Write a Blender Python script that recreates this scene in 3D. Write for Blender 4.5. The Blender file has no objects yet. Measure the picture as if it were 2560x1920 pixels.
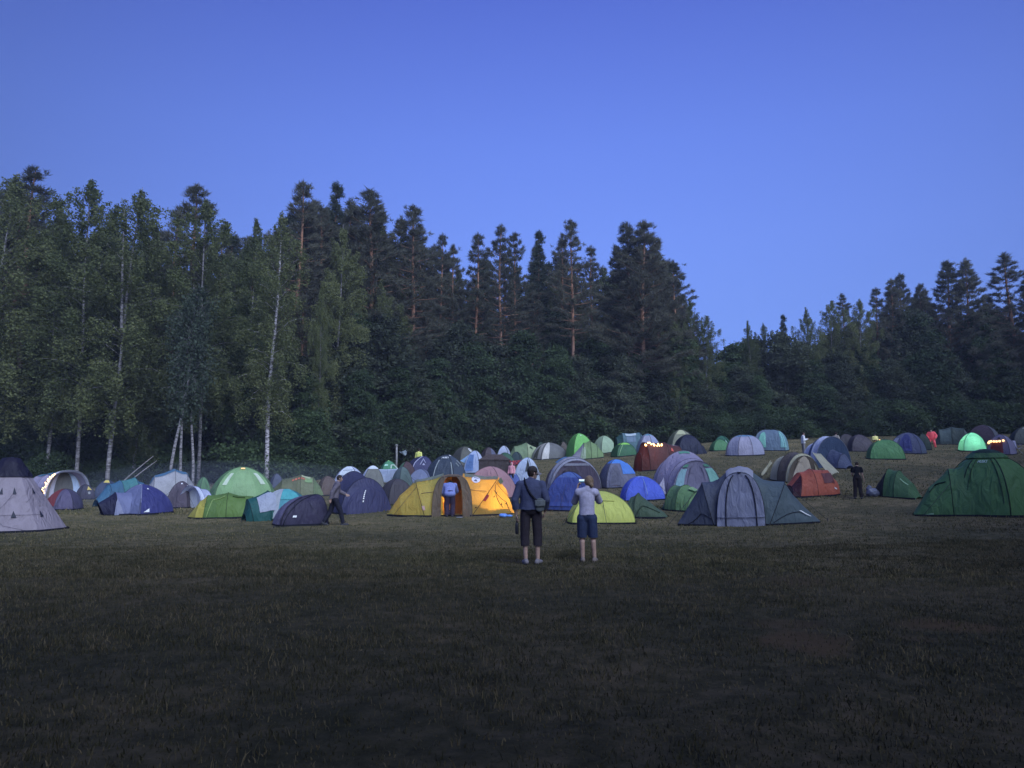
import bpy, bmesh, math, random
import numpy as np
from mathutils import Vector, Matrix

scene = bpy.context.scene
COL = scene.collection
R = math.radians

# ------------------------------------------------------------------ camera
PITCH = 7.1
CAM_H = 1.6
cam_data = bpy.data.cameras.new('camera')
cam_data.sensor_width = 36.0
cam_data.lens = 26.0
cam_data.clip_start = 0.1
cam_data.clip_end = 6000.0
cam = bpy.data.objects.new('camera', cam_data)
COL.objects.link(cam)
cam.location = (0, 0, CAM_H)
cam.rotation_euler = (R(90 + PITCH), 0, 0)
scene.camera = cam
F = 2560 * 26.0 / 36.0            # focal length in pixels of the full-size picture

# ------------------------------------------------------------------ world (dusk sky)
world = bpy.data.worlds.new('World')
scene.world = world
world.use_nodes = True
nt = world.node_tree
for n in list(nt.nodes):
    nt.nodes.remove(n)
SUN_EL, SUN_AZ = 38.0, 150.0      # soft afterglow high behind the camera
wout = nt.nodes.new('ShaderNodeOutputWorld')
bg = nt.nodes.new('ShaderNodeBackground')
sky = nt.nodes.new('ShaderNodeTexSky')
sky.sky_type = 'NISHITA'
sky.sun_disc = False
sky.sun_elevation = R(SUN_EL)
sky.sun_rotation = R(SUN_AZ)
sky.ozone_density = 6.0
geo = nt.nodes.new('ShaderNodeNewGeometry')
sep = nt.nodes.new('ShaderNodeSeparateXYZ')
nt.links.new(geo.outputs['Incoming'], sep.inputs[0])   # world incoming points back at the viewer
neg = nt.nodes.new('ShaderNodeMath'); neg.operation = 'MULTIPLY'; neg.inputs[1].default_value = -1
nt.links.new(sep.outputs['Z'], neg.inputs[0])
ramp = nt.nodes.new('ShaderNodeValToRGB')
cr = ramp.color_ramp
def slin(c):
    return tuple(((x / 255) / 12.92 if x / 255 <= 0.04045 else ((x / 255 + 0.055) / 1.055) ** 2.4) for x in c)
stops = [(0.00, (124, 160, 250)), (0.18, (122, 158, 250)), (0.30, (117, 151, 248)), (0.42, (107, 139, 240)), (0.567, (89, 115, 219)), (0.75, (76, 96, 196)), (1.0, (62, 80, 172))]
while len(cr.elements) < len(stops):
    cr.elements.new(0.5)
for e, (p, c) in zip(cr.elements, stops):
    e.position = p
    e.color = slin(c) + (1,)
nt.links.new(neg.outputs[0], ramp.inputs[0])
# the sky is brightest over the low gap in the trees and dims sideways
dot = nt.nodes.new('ShaderNodeVectorMath'); dot.operation = 'DOT_PRODUCT'
dot.inputs[1].default_value = (-0.085, -0.95, -0.30)
nt.links.new(geo.outputs['Incoming'], dot.inputs[0])
mr = nt.nodes.new('ShaderNodeMapRange')
mr.inputs['From Min'].default_value = 0.78
mr.inputs['From Max'].default_value = 1.0
mr.inputs['To Min'].default_value = 0.66
mr.inputs['To Max'].default_value = 1.0
nt.links.new(dot.outputs['Value'], mr.inputs['Value'])
mul = nt.nodes.new('ShaderNodeMix'); mul.data_type = 'RGBA'; mul.blend_type = 'MULTIPLY'
mul.inputs['Factor'].default_value = 1.0
nt.links.new(ramp.outputs[0], mul.inputs[6])
nt.links.new(mr.outputs[0], mul.inputs[7])
add = nt.nodes.new('ShaderNodeMix'); add.data_type = 'RGBA'; add.blend_type = 'ADD'
add.inputs['Factor'].default_value = 0.004
nt.links.new(mul.outputs[2], add.inputs[6])
nt.links.new(sky.outputs[0], add.inputs[7])
nt.links.new(add.outputs[2], bg.inputs['Color'])
bg.inputs['Strength'].default_value = 1.0
nt.links.new(bg.outputs[0], wout.inputs['Surface'])

# ------------------------------------------------------------------ soft light of the evening sky behind the camera
sun_data = bpy.data.lights.new('sun', 'SUN')
sun_data.energy = 5.0
sun_data.angle = R(50)
sun_data.color = (0.66, 0.78, 1.0)
sun = bpy.data.objects.new('sun', sun_data)
COL.objects.link(sun)
sd = Vector((math.sin(R(SUN_AZ)) * math.cos(R(SUN_EL)), math.cos(R(SUN_AZ)) * math.cos(R(SUN_EL)), math.sin(R(SUN_EL))))
sun.rotation_euler = sd.to_track_quat('Z', 'Y').to_euler()

scene.view_settings.view_transform = 'Standard'
scene.view_settings.look = 'None'
scene.view_settings.exposure = 0.0
scene.view_settings.gamma = 1.0
scene.cycles.use_denoising = True
scene.cycles.max_bounces = 6
scene.cycles.diffuse_bounces = 3
scene.cycles.transparent_max_bounces = 8
scene.cycles.sample_clamp_indirect = 4.0

# ------------------------------------------------------------------ helpers
rng = np.random.default_rng(7)
random.seed(7)
CP, SP = math.cos(R(PITCH)), math.sin(R(PITCH))

def ray(u, v):
    xc, yc = (u - 1280) / F, (960 - v) / F
    return np.array([xc, CP - yc * SP, SP + yc * CP])

AZK = [-1.2, -0.55, -0.30, -0.04, 0.335, 0.70, 1.2]
KK = [0.015, 0.020, 0.035, 0.066, 0.095, 0.105, 0.105]

def gz(x, y):
    """Ground height."""
    x = np.asarray(x, float); y = np.asarray(y, float)
    az = x / np.maximum(y, 4.0)
    k = np.interp(az, AZK, KK)
    t = np.clip(y, -50, 130) - 27.0
    ramp_ = np.where(t < -4, 0, np.where(t > 4, t, (t + 4) ** 2 / 16))
    s = np.clip((x - 4) / 12, 0, 1)
    s2 = np.clip((y - 8) / 14, 0, 1)
    return k * ramp_ + 0.42 * s * s * (3 - 2 * s) * s2 * s2 * (3 - 2 * s2)

def ground_hit(u, v):
    d = ray(u, v)
    prev = None
    for y in np.arange(3.0, 130.0, 0.05):
        k = y / d[1]
        z = CAM_H + d[2] * k
        if z <= float(gz(d[0] * k, y)):
            return np.array([d[0] * k, y, float(gz(d[0] * k, y))])
    k = 130 / d[1]
    return np.array([d[0] * k, 130.0, float(gz(d[0] * k, 130.0))])

def on_ground(u, dist):
    """Point of the ground at forward distance dist seen in picture column u (taken at the horizon row)."""
    d = ray(u, 1190)
    k = dist / d[1]
    x = d[0] * k
    return np.array([x, dist, float(gz(x, dist))])

def mesh_from(name, verts, faces, mats=(), mat_idx=None, smooth=True):
    me = bpy.data.meshes.new(name)
    verts = np.asarray(verts, np.float32).reshape(-1, 3)
    if isinstance(faces, np.ndarray):
        nf, k = faces.shape
        me.vertices.add(len(verts)); me.vertices.foreach_set('co', verts.ravel())
        me.loops.add(nf * k); me.loops.foreach_set('vertex_index', faces.astype(np.int32).ravel())
        me.polygons.add(nf); me.polygons.foreach_set('loop_start', np.arange(0, nf * k, k, dtype=np.int32))
        me.polygons.foreach_set('loop_total', np.full(nf, k, np.int32))
        me.update(calc_edges=True)
    else:
        me.from_pydata([tuple(map(float, v)) for v in verts], [], faces)
    for m in mats:
        me.materials.append(m)
    if mat_idx is not None:
        me.polygons.foreach_set('material_index', np.asarray(mat_idx, np.int32))
    me.polygons.foreach_set('use_smooth', np.full(len(me.polygons), bool(smooth)))
    me.update()
    return me

def link(name, data, parent=None, loc=None, rot=None):
    o = bpy.data.objects.new(name, data)
    COL.objects.link(o)
    if parent is not None:
        o.parent = parent
    if loc is not None:
        o.location = tuple(map(float, loc))
    if rot is not None:
        o.rotation_euler = rot
    return o

def tag(o, label=None, cat=None, group=None, kind=None):
    if label: o['label'] = label
    if cat: o['category'] = cat
    if group: o['group'] = group
    if kind: o['kind'] = kind
    return o

def copy_tree(o, parent=None):
    c = o.copy(); COL.objects.link(c)
    if parent is not None:
        c.parent = parent
    for ch in list(o.children):
        copy_tree(ch, c)
    return c

def newmat(name):
    m = bpy.data.materials.new(name); m.use_nodes = True
    n = m.node_tree
    b = n.nodes['Principled BSDF']
    return m, n, b

def flat(name, rgb, rough=0.7, spec=0.3, noise=0.0, nscale=8.0, bump=0.0, bscale=30.0, emit=None, estr=0.0, metallic=0.0):
    """Principled surface with slight procedural mottling and bump."""
    m, n, b = newmat(name)
    b.inputs['Base Color'].default_value = tuple(rgb) + (1,)
    b.inputs['Roughness'].default_value = rough
    b.inputs['Specular IOR Level'].default_value = spec
    b.inputs['Metallic'].default_value = metallic
    tc = n.nodes.new('ShaderNodeTexCoord')
    if noise > 0:
        t = n.nodes.new('ShaderNodeTexNoise'); t.inputs['Scale'].default_value = nscale; t.inputs['Detail'].default_value = 5
        n.links.new(tc.outputs['Object'], t.inputs['Vector'])
        r = n.nodes.new('ShaderNodeMapRange')
        r.inputs['From Min'].default_value = 0.3; r.inputs['From Max'].default_value = 0.7
        r.inputs['To Min'].default_value = 1 - noise; r.inputs['To Max'].default_value = 1 + noise
        n.links.new(t.outputs['Fac'], r.inputs['Value'])
        mx = n.nodes.new('ShaderNodeMix'); mx.data_type = 'RGBA'; mx.blend_type = 'MULTIPLY'; mx.inputs['Factor'].default_value = 1
        mx.inputs[6].default_value = tuple(rgb) + (1,)
        n.links.new(r.outputs[0], mx.inputs[7])
        n.links.new(mx.outputs[2], b.inputs['Base Color'])
    if bump > 0:
        t2 = n.nodes.new('ShaderNodeTexNoise'); t2.inputs['Scale'].default_value = bscale; t2.inputs['Detail'].default_value = 4
        n.links.new(tc.outputs['Object'], t2.inputs['Vector'])
        bp = n.nodes.new('ShaderNodeBump'); bp.inputs['Strength'].default_value = bump; bp.inputs['Distance'].default_value = 0.05
        n.links.new(t2.outputs['Fac'], bp.inputs['Height'])
        n.links.new(bp.outputs[0], b.inputs['Normal'])
    if emit is not None:
        b.inputs['Emission Color'].default_value = tuple(emit) + (1,)
        b.inputs['Emission Strength'].default_value = estr
    return m

def tube(path, radii, sides=6, close=True):
    """Verts/faces of a tube along a path."""
    path = np.asarray(path, float)
    n = len(path)
    radii = np.broadcast_to(np.asarray(radii, float), (n,))
    tang = np.gradient(path, axis=0)
    tang /= np.maximum(np.linalg.norm(tang, axis=1, keepdims=True), 1e-9)
    ref = np.array([0, 0, 1.0]) if abs(tang[:, 2]).mean() < 0.8 else np.array([1.0, 0, 0])
    V = []; Fc = []
    a = np.linspace(0, 2 * math.pi, sides, endpoint=False)
    for i in range(n):
        x = np.cross(ref, tang[i]); x /= max(np.linalg.norm(x), 1e-9)
        y = np.cross(tang[i], x)
        V.append(path[i] + radii[i] * (np.cos(a)[:, None] * x + np.sin(a)[:, None] * y))
    V = np.concatenate(V)
    for i in range(n - 1):
        for j in range(sides):
            k = (j + 1) % sides
            Fc.append((i * sides + j, i * sides + k, (i + 1) * sides + k, (i + 1) * sides + j))
    if close:
        Fc.append(tuple(range(sides))[::-1]); Fc.append(tuple(range((n - 1) * sides, n * sides)))
    return V, Fc

class MB:
    """Collects shapes into one mesh."""
    def __init__(self):
        self.v = []; self.f = []; self.m = []; self.n = 0
    def add(self, V, Fc, mi=0):
        V = np.asarray(V, float).reshape(-1, 3)
        self.v.append(V)
        for f in Fc:
            self.f.append(tuple(int(i) + self.n for i in f)); self.m.append(mi)
        self.n += len(V)
        return self
    def tube(self, path, r, sides=6, mi=0):
        return self.add(*tube(path, r, sides), mi)
    def box(self, c, s, mi=0, rot=None):
        s = np.asarray(s, float) / 2
        P = np.array([[x, y, z] for x in (-1, 1) for y in (-1, 1) for z in (-1, 1)]) * s
        if rot is not None:
            P = P @ np.array(rot).T
        P = P + np.asarray(c, float)
        return self.add(P, [(0, 1, 3, 2), (4, 6, 7, 5), (0, 4, 5, 1), (2, 3, 7, 6), (0, 2, 6, 4), (1, 5, 7, 3)], mi)
    def ball(self, c, r, mi=0, seg=10, rings=7):
        r = np.broadcast_to(np.asarray(r, float), (3,))
        V = [np.array([0, 0, -1.0])]
        for i in range(1, rings):
            ph = -math.pi / 2 + math.pi * i / rings
            for j in range(seg):
                th = 2 * math.pi * j / seg
                V.append(np.array([math.cos(ph) * math.cos(th), math.cos(ph) * math.sin(th), math.sin(ph)]))
        V.append(np.array([0, 0, 1.0]))
        Fc = []
        for j in range(seg):
            Fc.append((0, 1 + (j + 1) % seg, 1 + j))
        for i in range(rings - 2):
            for j in range(seg):
                a = 1 + i * seg + j; b = 1 + i * seg + (j + 1) % seg
                Fc.append((a, b, b + seg, a + seg))
        last = len(V) - 1; base = 1 + (rings - 2) * seg
        for j in range(seg):
            Fc.append((base + j, base + (j + 1) % seg, last))
        return self.add(np.array(V) * r + np.asarray(c, float), Fc, mi)
    def build(self, name, mats, parent=None, smooth=True):
        if not isinstance(mats, (list, tuple)):
            mats = [mats]
        me = mesh_from(name, np.concatenate(self.v), self.f, mats, self.m, smooth)
        return link(name, me, parent)

# ------------------------------------------------------------------ ground
def grass_ground_mat():
    m, n, b = newmat('meadow_ground')
    tc = n.nodes.new('ShaderNodeTexCoord')
    def noise(scale, detail=6, rough=0.6):
        t = n.nodes.new('ShaderNodeTexNoise')
        t.inputs['Scale'].default_value = scale; t.inputs['Detail'].default_value = detail; t.inputs['Roughness'].default_value = rough
        n.links.new(tc.outputs['Object'], t.inputs['Vector'])
        return t.outputs['Fac']
    r1 = n.nodes.new('ShaderNodeValToRGB')
    e = r1.color_ramp.elements
    e[0].position = 0.32; e[0].color = (0.020, 0.022, 0.013, 1)
    e[1].position = 0.62; e[1].color = (0.075, 0.071, 0.045, 1)
    k = e.new(0.47); k.color = (0.042, 0.044, 0.025, 1)
    n.links.new(noise(3.2, 10, 0.75), r1.inputs[0])
    # broad dry and trodden patches
    r2 = n.nodes.new('ShaderNodeValToRGB')
    e = r2.color_ramp.elements
    e[0].position = 0.42; e[0].color = (0.70, 0.72, 0.70, 1)
    e[1].position = 0.62; e[1].color = (1.25, 1.15, 1.12, 1)
    n.links.new(noise(0.22, 4), r2.inputs[0])
    mx = n.nodes.new('ShaderNodeMix'); mx.data_type = 'RGBA'; mx.blend_type = 'MULTIPLY'; mx.inputs['Factor'].default_value = 1
    n.links.new(r1.outputs[0], mx.inputs[6]); n.links.new(r2.outputs[0], mx.inputs[7])
    # foreground shade painted into the ground colour, fading out toward the camp
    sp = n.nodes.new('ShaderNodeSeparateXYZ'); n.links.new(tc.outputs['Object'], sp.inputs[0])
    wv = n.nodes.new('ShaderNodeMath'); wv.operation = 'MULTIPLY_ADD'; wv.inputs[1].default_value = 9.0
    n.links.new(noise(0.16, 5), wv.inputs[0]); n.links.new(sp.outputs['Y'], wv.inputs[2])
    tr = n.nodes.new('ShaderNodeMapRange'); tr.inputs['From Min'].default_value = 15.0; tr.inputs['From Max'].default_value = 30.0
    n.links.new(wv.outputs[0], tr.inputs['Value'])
    shade_fade = n.nodes.new('ShaderNodeMix'); shade_fade.data_type = 'RGBA'; shade_fade.blend_type = 'MULTIPLY'; shade_fade.inputs['Factor'].default_value = 1
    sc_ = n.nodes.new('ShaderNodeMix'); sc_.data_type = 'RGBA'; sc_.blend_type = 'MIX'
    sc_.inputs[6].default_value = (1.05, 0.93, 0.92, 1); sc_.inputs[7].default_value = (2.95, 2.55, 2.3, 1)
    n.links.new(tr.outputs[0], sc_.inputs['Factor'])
    n.links.new(mx.outputs[2], shade_fade.inputs[6]); n.links.new(sc_.outputs[2], shade_fade.inputs[7])
    mx = shade_fade
    # bare worn earth
    at = n.nodes.new('ShaderNodeAttribute'); at.attribute_name = 'bare'
    mx2 = n.nodes.new('ShaderNodeMix'); mx2.data_type = 'RGBA'
    mx2.inputs[7].default_value = (0.070, 0.047, 0.026, 1)
    n.links.new(at.outputs['Fac'], mx2.inputs['Factor']); n.links.new(mx.outputs[2], mx2.inputs[6])
    n.links.new(mx2.outputs[2], b.inputs['Base Color'])
    b.inputs['Roughness'].default_value = 0.95
    b.inputs['Specular IOR Level'].default_value = 0.1
    bp = n.nodes.new('ShaderNodeBump'); bp.inputs['Strength'].default_value = 0.7; bp.inputs['Distance'].default_value = 0.06
    n.links.new(noise(9, 8, 0.7), bp.inputs['Height']); n.links.new(bp.outputs[0], b.inputs['Normal'])
    return m

PATCHES = [(2010, 1605, 0.42, 0.50), (2380, 1568, 0.55, 0.35), (2290, 1600, 0.25, 0.22), (2000, 1455, 0.5, 0.6), (2150, 1430, 0.4, 0.5), (1960, 1560, 0.5, 0.35)]
PATCH_P = [(ground_hit(u, v), a, b) for u, v, a, b in PATCHES]
def bare_at(x, y):
    out = np.zeros(np.shape(x))
    for i, (p, a, b) in enumerate(PATCH_P):
        w = 1.0 + 0.35 * np.sin(7 * x + i) * np.sin(6.1 * y + 2 * i) + 0.2 * np.sin(17 * x + 3 * i) * np.cos(15 * y)
        q = ((x - p[0]) / a) ** 2 + ((y - p[1]) / b) ** 2
        out = np.maximum(out, np.clip(1.5 - q * w * 1.2, 0, 1) * (0.85 if i in (0, 1) else 0.5))
    return out

def bumps(x, y):
    return 0.018 * np.sin(2.1 * x + 1.3 * np.sin(1.7 * y)) * np.sin(1.9 * y + 0.6) + 0.012 * np.sin(5.3 * x + 2 * np.sin(3.1 * y) + 1) * np.sin(4.7 * y)

def build_ground():
    xs = np.concatenate([np.linspace(-900, -90, 14)[:-1], np.linspace(-90, -14, 60)[:-1], np.linspace(-14, 14, 225)[:-1], np.linspace(14, 90, 60)[:-1], np.linspace(90, 900, 14)])
    ys = np.concatenate([np.linspace(-300, -20, 8)[:-1], np.linspace(-20, 2, 30)[:-1], np.linspace(2, 20, 160)[:-1], np.linspace(20, 130, 130)[:-1], np.linspace(130, 1500, 16)])
    X, Y = np.meshgrid(xs, ys)
    Z = gz(X, Y) + bumps(X, Y)
    nx, ny = len(xs), len(ys)
    idx = np.arange(nx * ny).reshape(ny, nx)
    Fq = np.stack([idx[:-1, :-1], idx[:-1, 1:], idx[1:, 1:], idx[1:, :-1]], -1).reshape(-1, 4)
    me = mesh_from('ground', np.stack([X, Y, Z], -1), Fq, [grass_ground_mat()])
    at = me.attributes.new('bare', 'FLOAT', 'POINT')
    at.data.foreach_set('value', bare_at(X, Y).ravel().astype(np.float32))
    o = link('ground', me)
    tag(o, 'sloping grass meadow with worn patches under the camp', 'ground', kind='structure')
build_ground()

# ------------------------------------------------------------------ grass
def grass_mat():
    m, n, b = newmat('grass_blades')
    at = n.nodes.new('ShaderNodeAttribute'); at.attribute_name = 'tint'
    r = n.nodes.new('ShaderNodeValToRGB')
    e = r.color_ramp.elements
    e[0].position = 0.0; e[0].color = (0.020, 0.023, 0.011, 1)
    e[1].position = 1.0; e[1].color = (0.12, 0.105, 0.06, 1)
    k = e.new(0.55); k.color = (0.042, 0.044, 0.023, 1)
    n.links.new(at.outputs['Fac'], r.inputs[0])
    dr = n.nodes.new('ShaderNodeAttribute'); dr.attribute_name = 'shade_fade'  # foreground shade put into the blade colour, lifting with distance
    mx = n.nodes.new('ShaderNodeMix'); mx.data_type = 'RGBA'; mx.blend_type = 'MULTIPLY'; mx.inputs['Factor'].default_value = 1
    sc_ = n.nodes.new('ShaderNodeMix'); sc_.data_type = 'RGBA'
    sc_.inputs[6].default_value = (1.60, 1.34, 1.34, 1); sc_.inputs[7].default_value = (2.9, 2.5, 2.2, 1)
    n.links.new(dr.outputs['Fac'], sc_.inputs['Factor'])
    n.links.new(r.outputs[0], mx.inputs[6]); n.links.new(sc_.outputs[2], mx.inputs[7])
    n.links.new(mx.outputs[2], b.inputs['Base Color'])
    b.inputs['Roughness'].default_value = 0.75
    b.inputs['Specular IOR Level'].default_value = 0.2
    return m
GRASS = grass_mat()

def grass_sheet(name, label, n, ymin, ymax, hmin, hmax, wid, dens_pow=1.0, seed=1, mat=None):
    g = np.random.default_rng(seed)
    # even over the ground within the wedge the camera sees plus a margin
    y = np.sqrt(g.random(n) * (ymax ** 2 - ymin ** 2) + ymin ** 2) if dens_pow == 2 else ymin + (ymax - ymin) * g.random(n) ** dens_pow
    x = (g.random(n) * 2 - 1) * (0.80 * y + 2.0)
    # clumping
    keep = g.random(n) < (0.55 + 0.45 * np.sin(1.3 * x + 1.1 * np.sin(0.9 * y)) * np.sin(1.7 * y + 0.8 * np.sin(1.1 * x))) + 0.25
    keep &= g.random(n) > bare_at(x, y) * 0.72
    x, y = x[keep], y[keep]; n = len(x)
    cl = 0.5 + 0.5 * np.sin(2.3 * x + 1.7 * np.sin(1.9 * y)) * np.sin(2.1 * y + 1.5 * np.sin(2.6 * x))
    h = (hmin + (hmax - hmin) * g.random(n) ** 1.6) * (0.6 + 0.7 * cl)
    ang = g.random(n) * 2 * math.pi
    lean = g.random(n) * 0.9 * h
    la = g.random(n) * 2 * math.pi
    z = gz(x, y) + bumps(x, y) - 0.005
    w = wid * (0.6 + 0.8 * g.random(n))
    dx, dy = np.cos(ang) * w, np.sin(ang) * w
    lx, ly = np.cos(la) * lean, np.sin(la) * lean
    P = np.zeros((n, 5, 3))
    P[:, 0] = np.stack([x - dx, y - dy, z], -1); P[:, 1] = np.stack([x + dx, y + dy, z], -1)
    P[:, 2] = np.stack([x + dx * .7 + lx * .35, y + dy * .7 + ly * .35, z + h * .6], -1)
    P[:, 3] = np.stack([x - dx * .7 + lx * .35, y - dy * .7 + ly * .35, z + h * .6], -1)
    P[:, 4] = np.stack([x + lx, y + ly, z + h], -1)
    base = np.arange(n)[:, None] * 5
    T = np.concatenate([base + np.array([[0, 1, 2]]), base + np.array([[0, 2, 3]]), base + np.array([[3, 2, 4]])], 0)
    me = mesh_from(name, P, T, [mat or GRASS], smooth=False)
    mot = np.sin(3.1 * x + 2.2 * np.sin(2.3 * y + 1) + 1.3 * np.sin(0.7 * x)) * np.sin(3.7 * y + 1.9 * np.sin(2.9 * x)) + 0.7 * np.sin(8.3 * x + 2.5 * np.sin(5.1 * y)) * np.sin(7.1 * y + 2 * np.sin(6.3 * x + 2))
    tint = np.clip(0.40 + 0.24 * g.standard_normal(n) + 0.22 * mot, 0, 1)
    tint = np.where(g.random(n) < 0.012, 0.85, np.minimum(tint, 0.72))
    at = me.attributes.new('tint', 'FLOAT', 'POINT')
    at.data.foreach_set('value', np.repeat(tint, 5).astype(np.float32))
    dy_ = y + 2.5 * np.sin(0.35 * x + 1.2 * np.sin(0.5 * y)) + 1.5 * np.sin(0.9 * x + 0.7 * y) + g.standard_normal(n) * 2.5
    shade_fade_v = np.clip((dy_ - 11.0) / 15.0, 0, 1)  # painted shade is full near the camera and gone at the tents
    a2 = me.attributes.new('shade_fade', 'FLOAT', 'POINT')
    a2.data.foreach_set('value', np.repeat(shade_fade_v, 5).astype(np.float32))
    o = link(name, me)
    tag(o, label, 'grass', kind='stuff')
    return o
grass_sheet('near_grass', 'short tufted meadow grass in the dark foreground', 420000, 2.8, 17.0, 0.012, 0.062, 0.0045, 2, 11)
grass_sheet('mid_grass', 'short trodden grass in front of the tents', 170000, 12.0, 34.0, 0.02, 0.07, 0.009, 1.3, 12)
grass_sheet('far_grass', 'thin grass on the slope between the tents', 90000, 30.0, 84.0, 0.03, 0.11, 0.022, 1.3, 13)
# ------------------------------------------------------------------ trees
def leaf_mat(name, c1, c2, rough=0.8):
    m, n, b = newmat(name)
    tc = n.nodes.new('ShaderNodeTexCoord')
    t = n.nodes.new('ShaderNodeTexNoise'); t.inputs['Scale'].default_value = 0.9; t.inputs['Detail'].default_value = 3
    n.links.new(tc.outputs['Object'], t.inputs['Vector'])
    oi = n.nodes.new('ShaderNodeObjectInfo')
    ad = n.nodes.new('ShaderNodeMath'); ad.operation = 'MULTIPLY_ADD'; ad.inputs[1].default_value = 0.45
    n.links.new(oi.outputs['Random'], ad.inputs[0]); n.links.new(t.outputs['Fac'], ad.inputs[2])
    r = n.nodes.new('ShaderNodeValToRGB')
    e = r.color_ramp.elements
    e[0].position = 0.45; e[0].color = tuple(c1) + (1,)
    e[1].position = 1.0; e[1].color = tuple(c2) + (1,)
    n.links.new(ad.outputs[0], r.inputs[0])
    b.inputs['Roughness'].default_value = rough
    b.inputs['Specular IOR Level'].default_value = 0.12
    n.links.new(r.outputs[0], b.inputs['Base Color'])
    tr = n.nodes.new('ShaderNodeBsdfTranslucent')
    n.links.new(r.outputs[0], tr.inputs['Color'])
    mx = n.nodes.new('ShaderNodeMixShader'); mx.inputs[0].default_value = 0.36
    n.links.new(b.outputs[0], mx.inputs[1]); n.links.new(tr.outputs[0], mx.inputs[2])
    n.links.new(mx.outputs[0], n.nodes['Material Output'].inputs['Surface'])
    return m
L_BIRCH = leaf_mat('birch_leaves', (0.094, 0.115, 0.048), (0.175, 0.188, 0.077))
L_ASPEN = leaf_mat('aspen_leaves', (0.055, 0.074, 0.048), (0.088, 0.112, 0.072))
L_BROAD = leaf_mat('broad_leaves', (0.036, 0.055, 0.026), (0.09, 0.13, 0.055))
L_BROAD2 = leaf_mat('olive_leaves', (0.044, 0.054, 0.034), (0.098, 0.112, 0.066))
L_PINE = leaf_mat('pine_needles', (0.085, 0.088, 0.062), (0.156, 0.152, 0.106))
L_SPRUCE = leaf_mat('spruce_needles', (0.056, 0.073, 0.050), (0.106, 0.122, 0.075))

def birch_bark(k=1.0):
    m, n, b = newmat('birch_bark')
    tc = n.nodes.new('ShaderNodeTexCoord')
    mp = n.nodes.new('ShaderNodeMapping'); mp.inputs['Scale'].default_value = (2.0, 2.0, 5.5)
    n.links.new(tc.outputs['Object'], mp.inputs[0])
    t = n.nodes.new('ShaderNodeTexNoise'); t.inputs['Scale'].default_value = 1.6; t.inputs['Detail'].default_value = 6; t.inputs['Roughness'].default_value = 0.7
    n.links.new(mp.outputs[0], t.inputs['Vector'])
    r = n.nodes.new('ShaderNodeValToRGB')
    e = r.color_ramp.elements
    e[0].position = 0.40; e[0].color = (0.055, 0.048, 0.044, 1)
    e[1].position = 0.56; e[1].color = (0.36 * k, 0.33 * k, 0.33 * k, 1)
    n.links.new(t.outputs['Fac'], r.inputs[0])
    n.links.new(r.outputs[0], b.inputs['Base Color'])
    b.inputs['Roughness'].default_value = 0.8
    return m
BARK_BIRCH = birch_bark(0.8); BARK_WHITE = birch_bark(1.4)

def pine_bark():
    m, n, b = newmat('pine_bark')
    tc = n.nodes.new('ShaderNodeTexCoord')
    sp = n.nodes.new('ShaderNodeSeparateXYZ'); n.links.new(tc.outputs['Generated'], sp.inputs[0])
    r = n.nodes.new('ShaderNodeValToRGB')
    e = r.color_ramp.elements
    e[0].position = 0.30; e[0].color = (0.135, 0.095, 0.080, 1)
    e[1].position = 0.55; e[1].color = (0.30, 0.150, 0.085, 1)
    n.links.new(sp.outputs['Z'], r.inputs[0])
    t = n.nodes.new('ShaderNodeTexNoise'); t.inputs['Scale'].default_value = 3; t.inputs['Detail'].default_value = 6
    n.links.new(tc.outputs['Object'], t.inputs['Vector'])
    mr_ = n.nodes.new('ShaderNodeMapRange'); mr_.inputs['From Min'].default_value = .3; mr_.inputs['From Max'].default_value = .7; mr_.inputs['To Min'].default_value = .55; mr_.inputs['To Max'].default_value = 1.3
    n.links.new(t.outputs['Fac'], mr_.inputs['Value'])
    mx = n.nodes.new('ShaderNodeMix'); mx.data_type = 'RGBA'; mx.blend_type = 'MULTIPLY'; mx.inputs['Factor'].default_value = 1
    n.links.new(r.outputs[0], mx.inputs[6]); n.links.new(mr_.outputs[0], mx.inputs[7])
    n.links.new(mx.outputs[2], b.inputs['Base Color'])
    b.inputs['Roughness'].default_value = 0.9
    return m
BARK_PINE = pine_bark()
BARK_GREY = flat('grey_bark', (0.10, 0.09, 0.085), 0.9, 0.1, 0.35, 4.0)

def unit(v):
    return v / np.maximum(np.linalg.norm(v, axis=-1, keepdims=True), 1e-9)

def leaf_faces(P, size, g, flatness=0.0, elong=1.4):
    """One small four-cornered leaf spray at each point."""
    n = len(P)
    nrm = g.standard_normal((n, 3)); nrm[:, 2] += flatness * 2.0
    nrm = unit(nrm)
    a = unit(np.cross(nrm, g.standard_normal((n, 3))))
    b = np.cross(nrm, a)
    s = (size * (0.6 + 0.8 * g.random(n)))[:, None]
    V = np.stack([P - a * s * elong * .5, P + b * s * .5 - a * s * .1, P + a * s * elong * .5, P - b * s * .5 + a * s * .05], 1)
    Fq = np.arange(n * 4).reshape(n, 4)
    return V.reshape(-1, 3), Fq

def needle_faces(C, D, K, length, width, g, spread=0.9, lift=0.25):
    """K thin needle sprays fanning from each tuft centre C along D."""
    M = len(C)
    d = np.repeat(D, K, 0) * 0.7 + g.standard_normal((M * K, 3)) * spread * 0.6
    d[:, 2] += lift
    d = unit(d)
    c = np.repeat(C, K, 0) + g.standard_normal((M * K, 3)) * length * 0.22
    side = unit(np.cross(d, g.standard_normal((M * K, 3)))) * width
    L = length * (0.6 + 0.7 * g.random(M * K))[:, None]
    V = np.stack([c - side, c + side, c + d * L], 1)
    return V.reshape(-1, 3), np.arange(M * K * 3).reshape(-1, 3)

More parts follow.
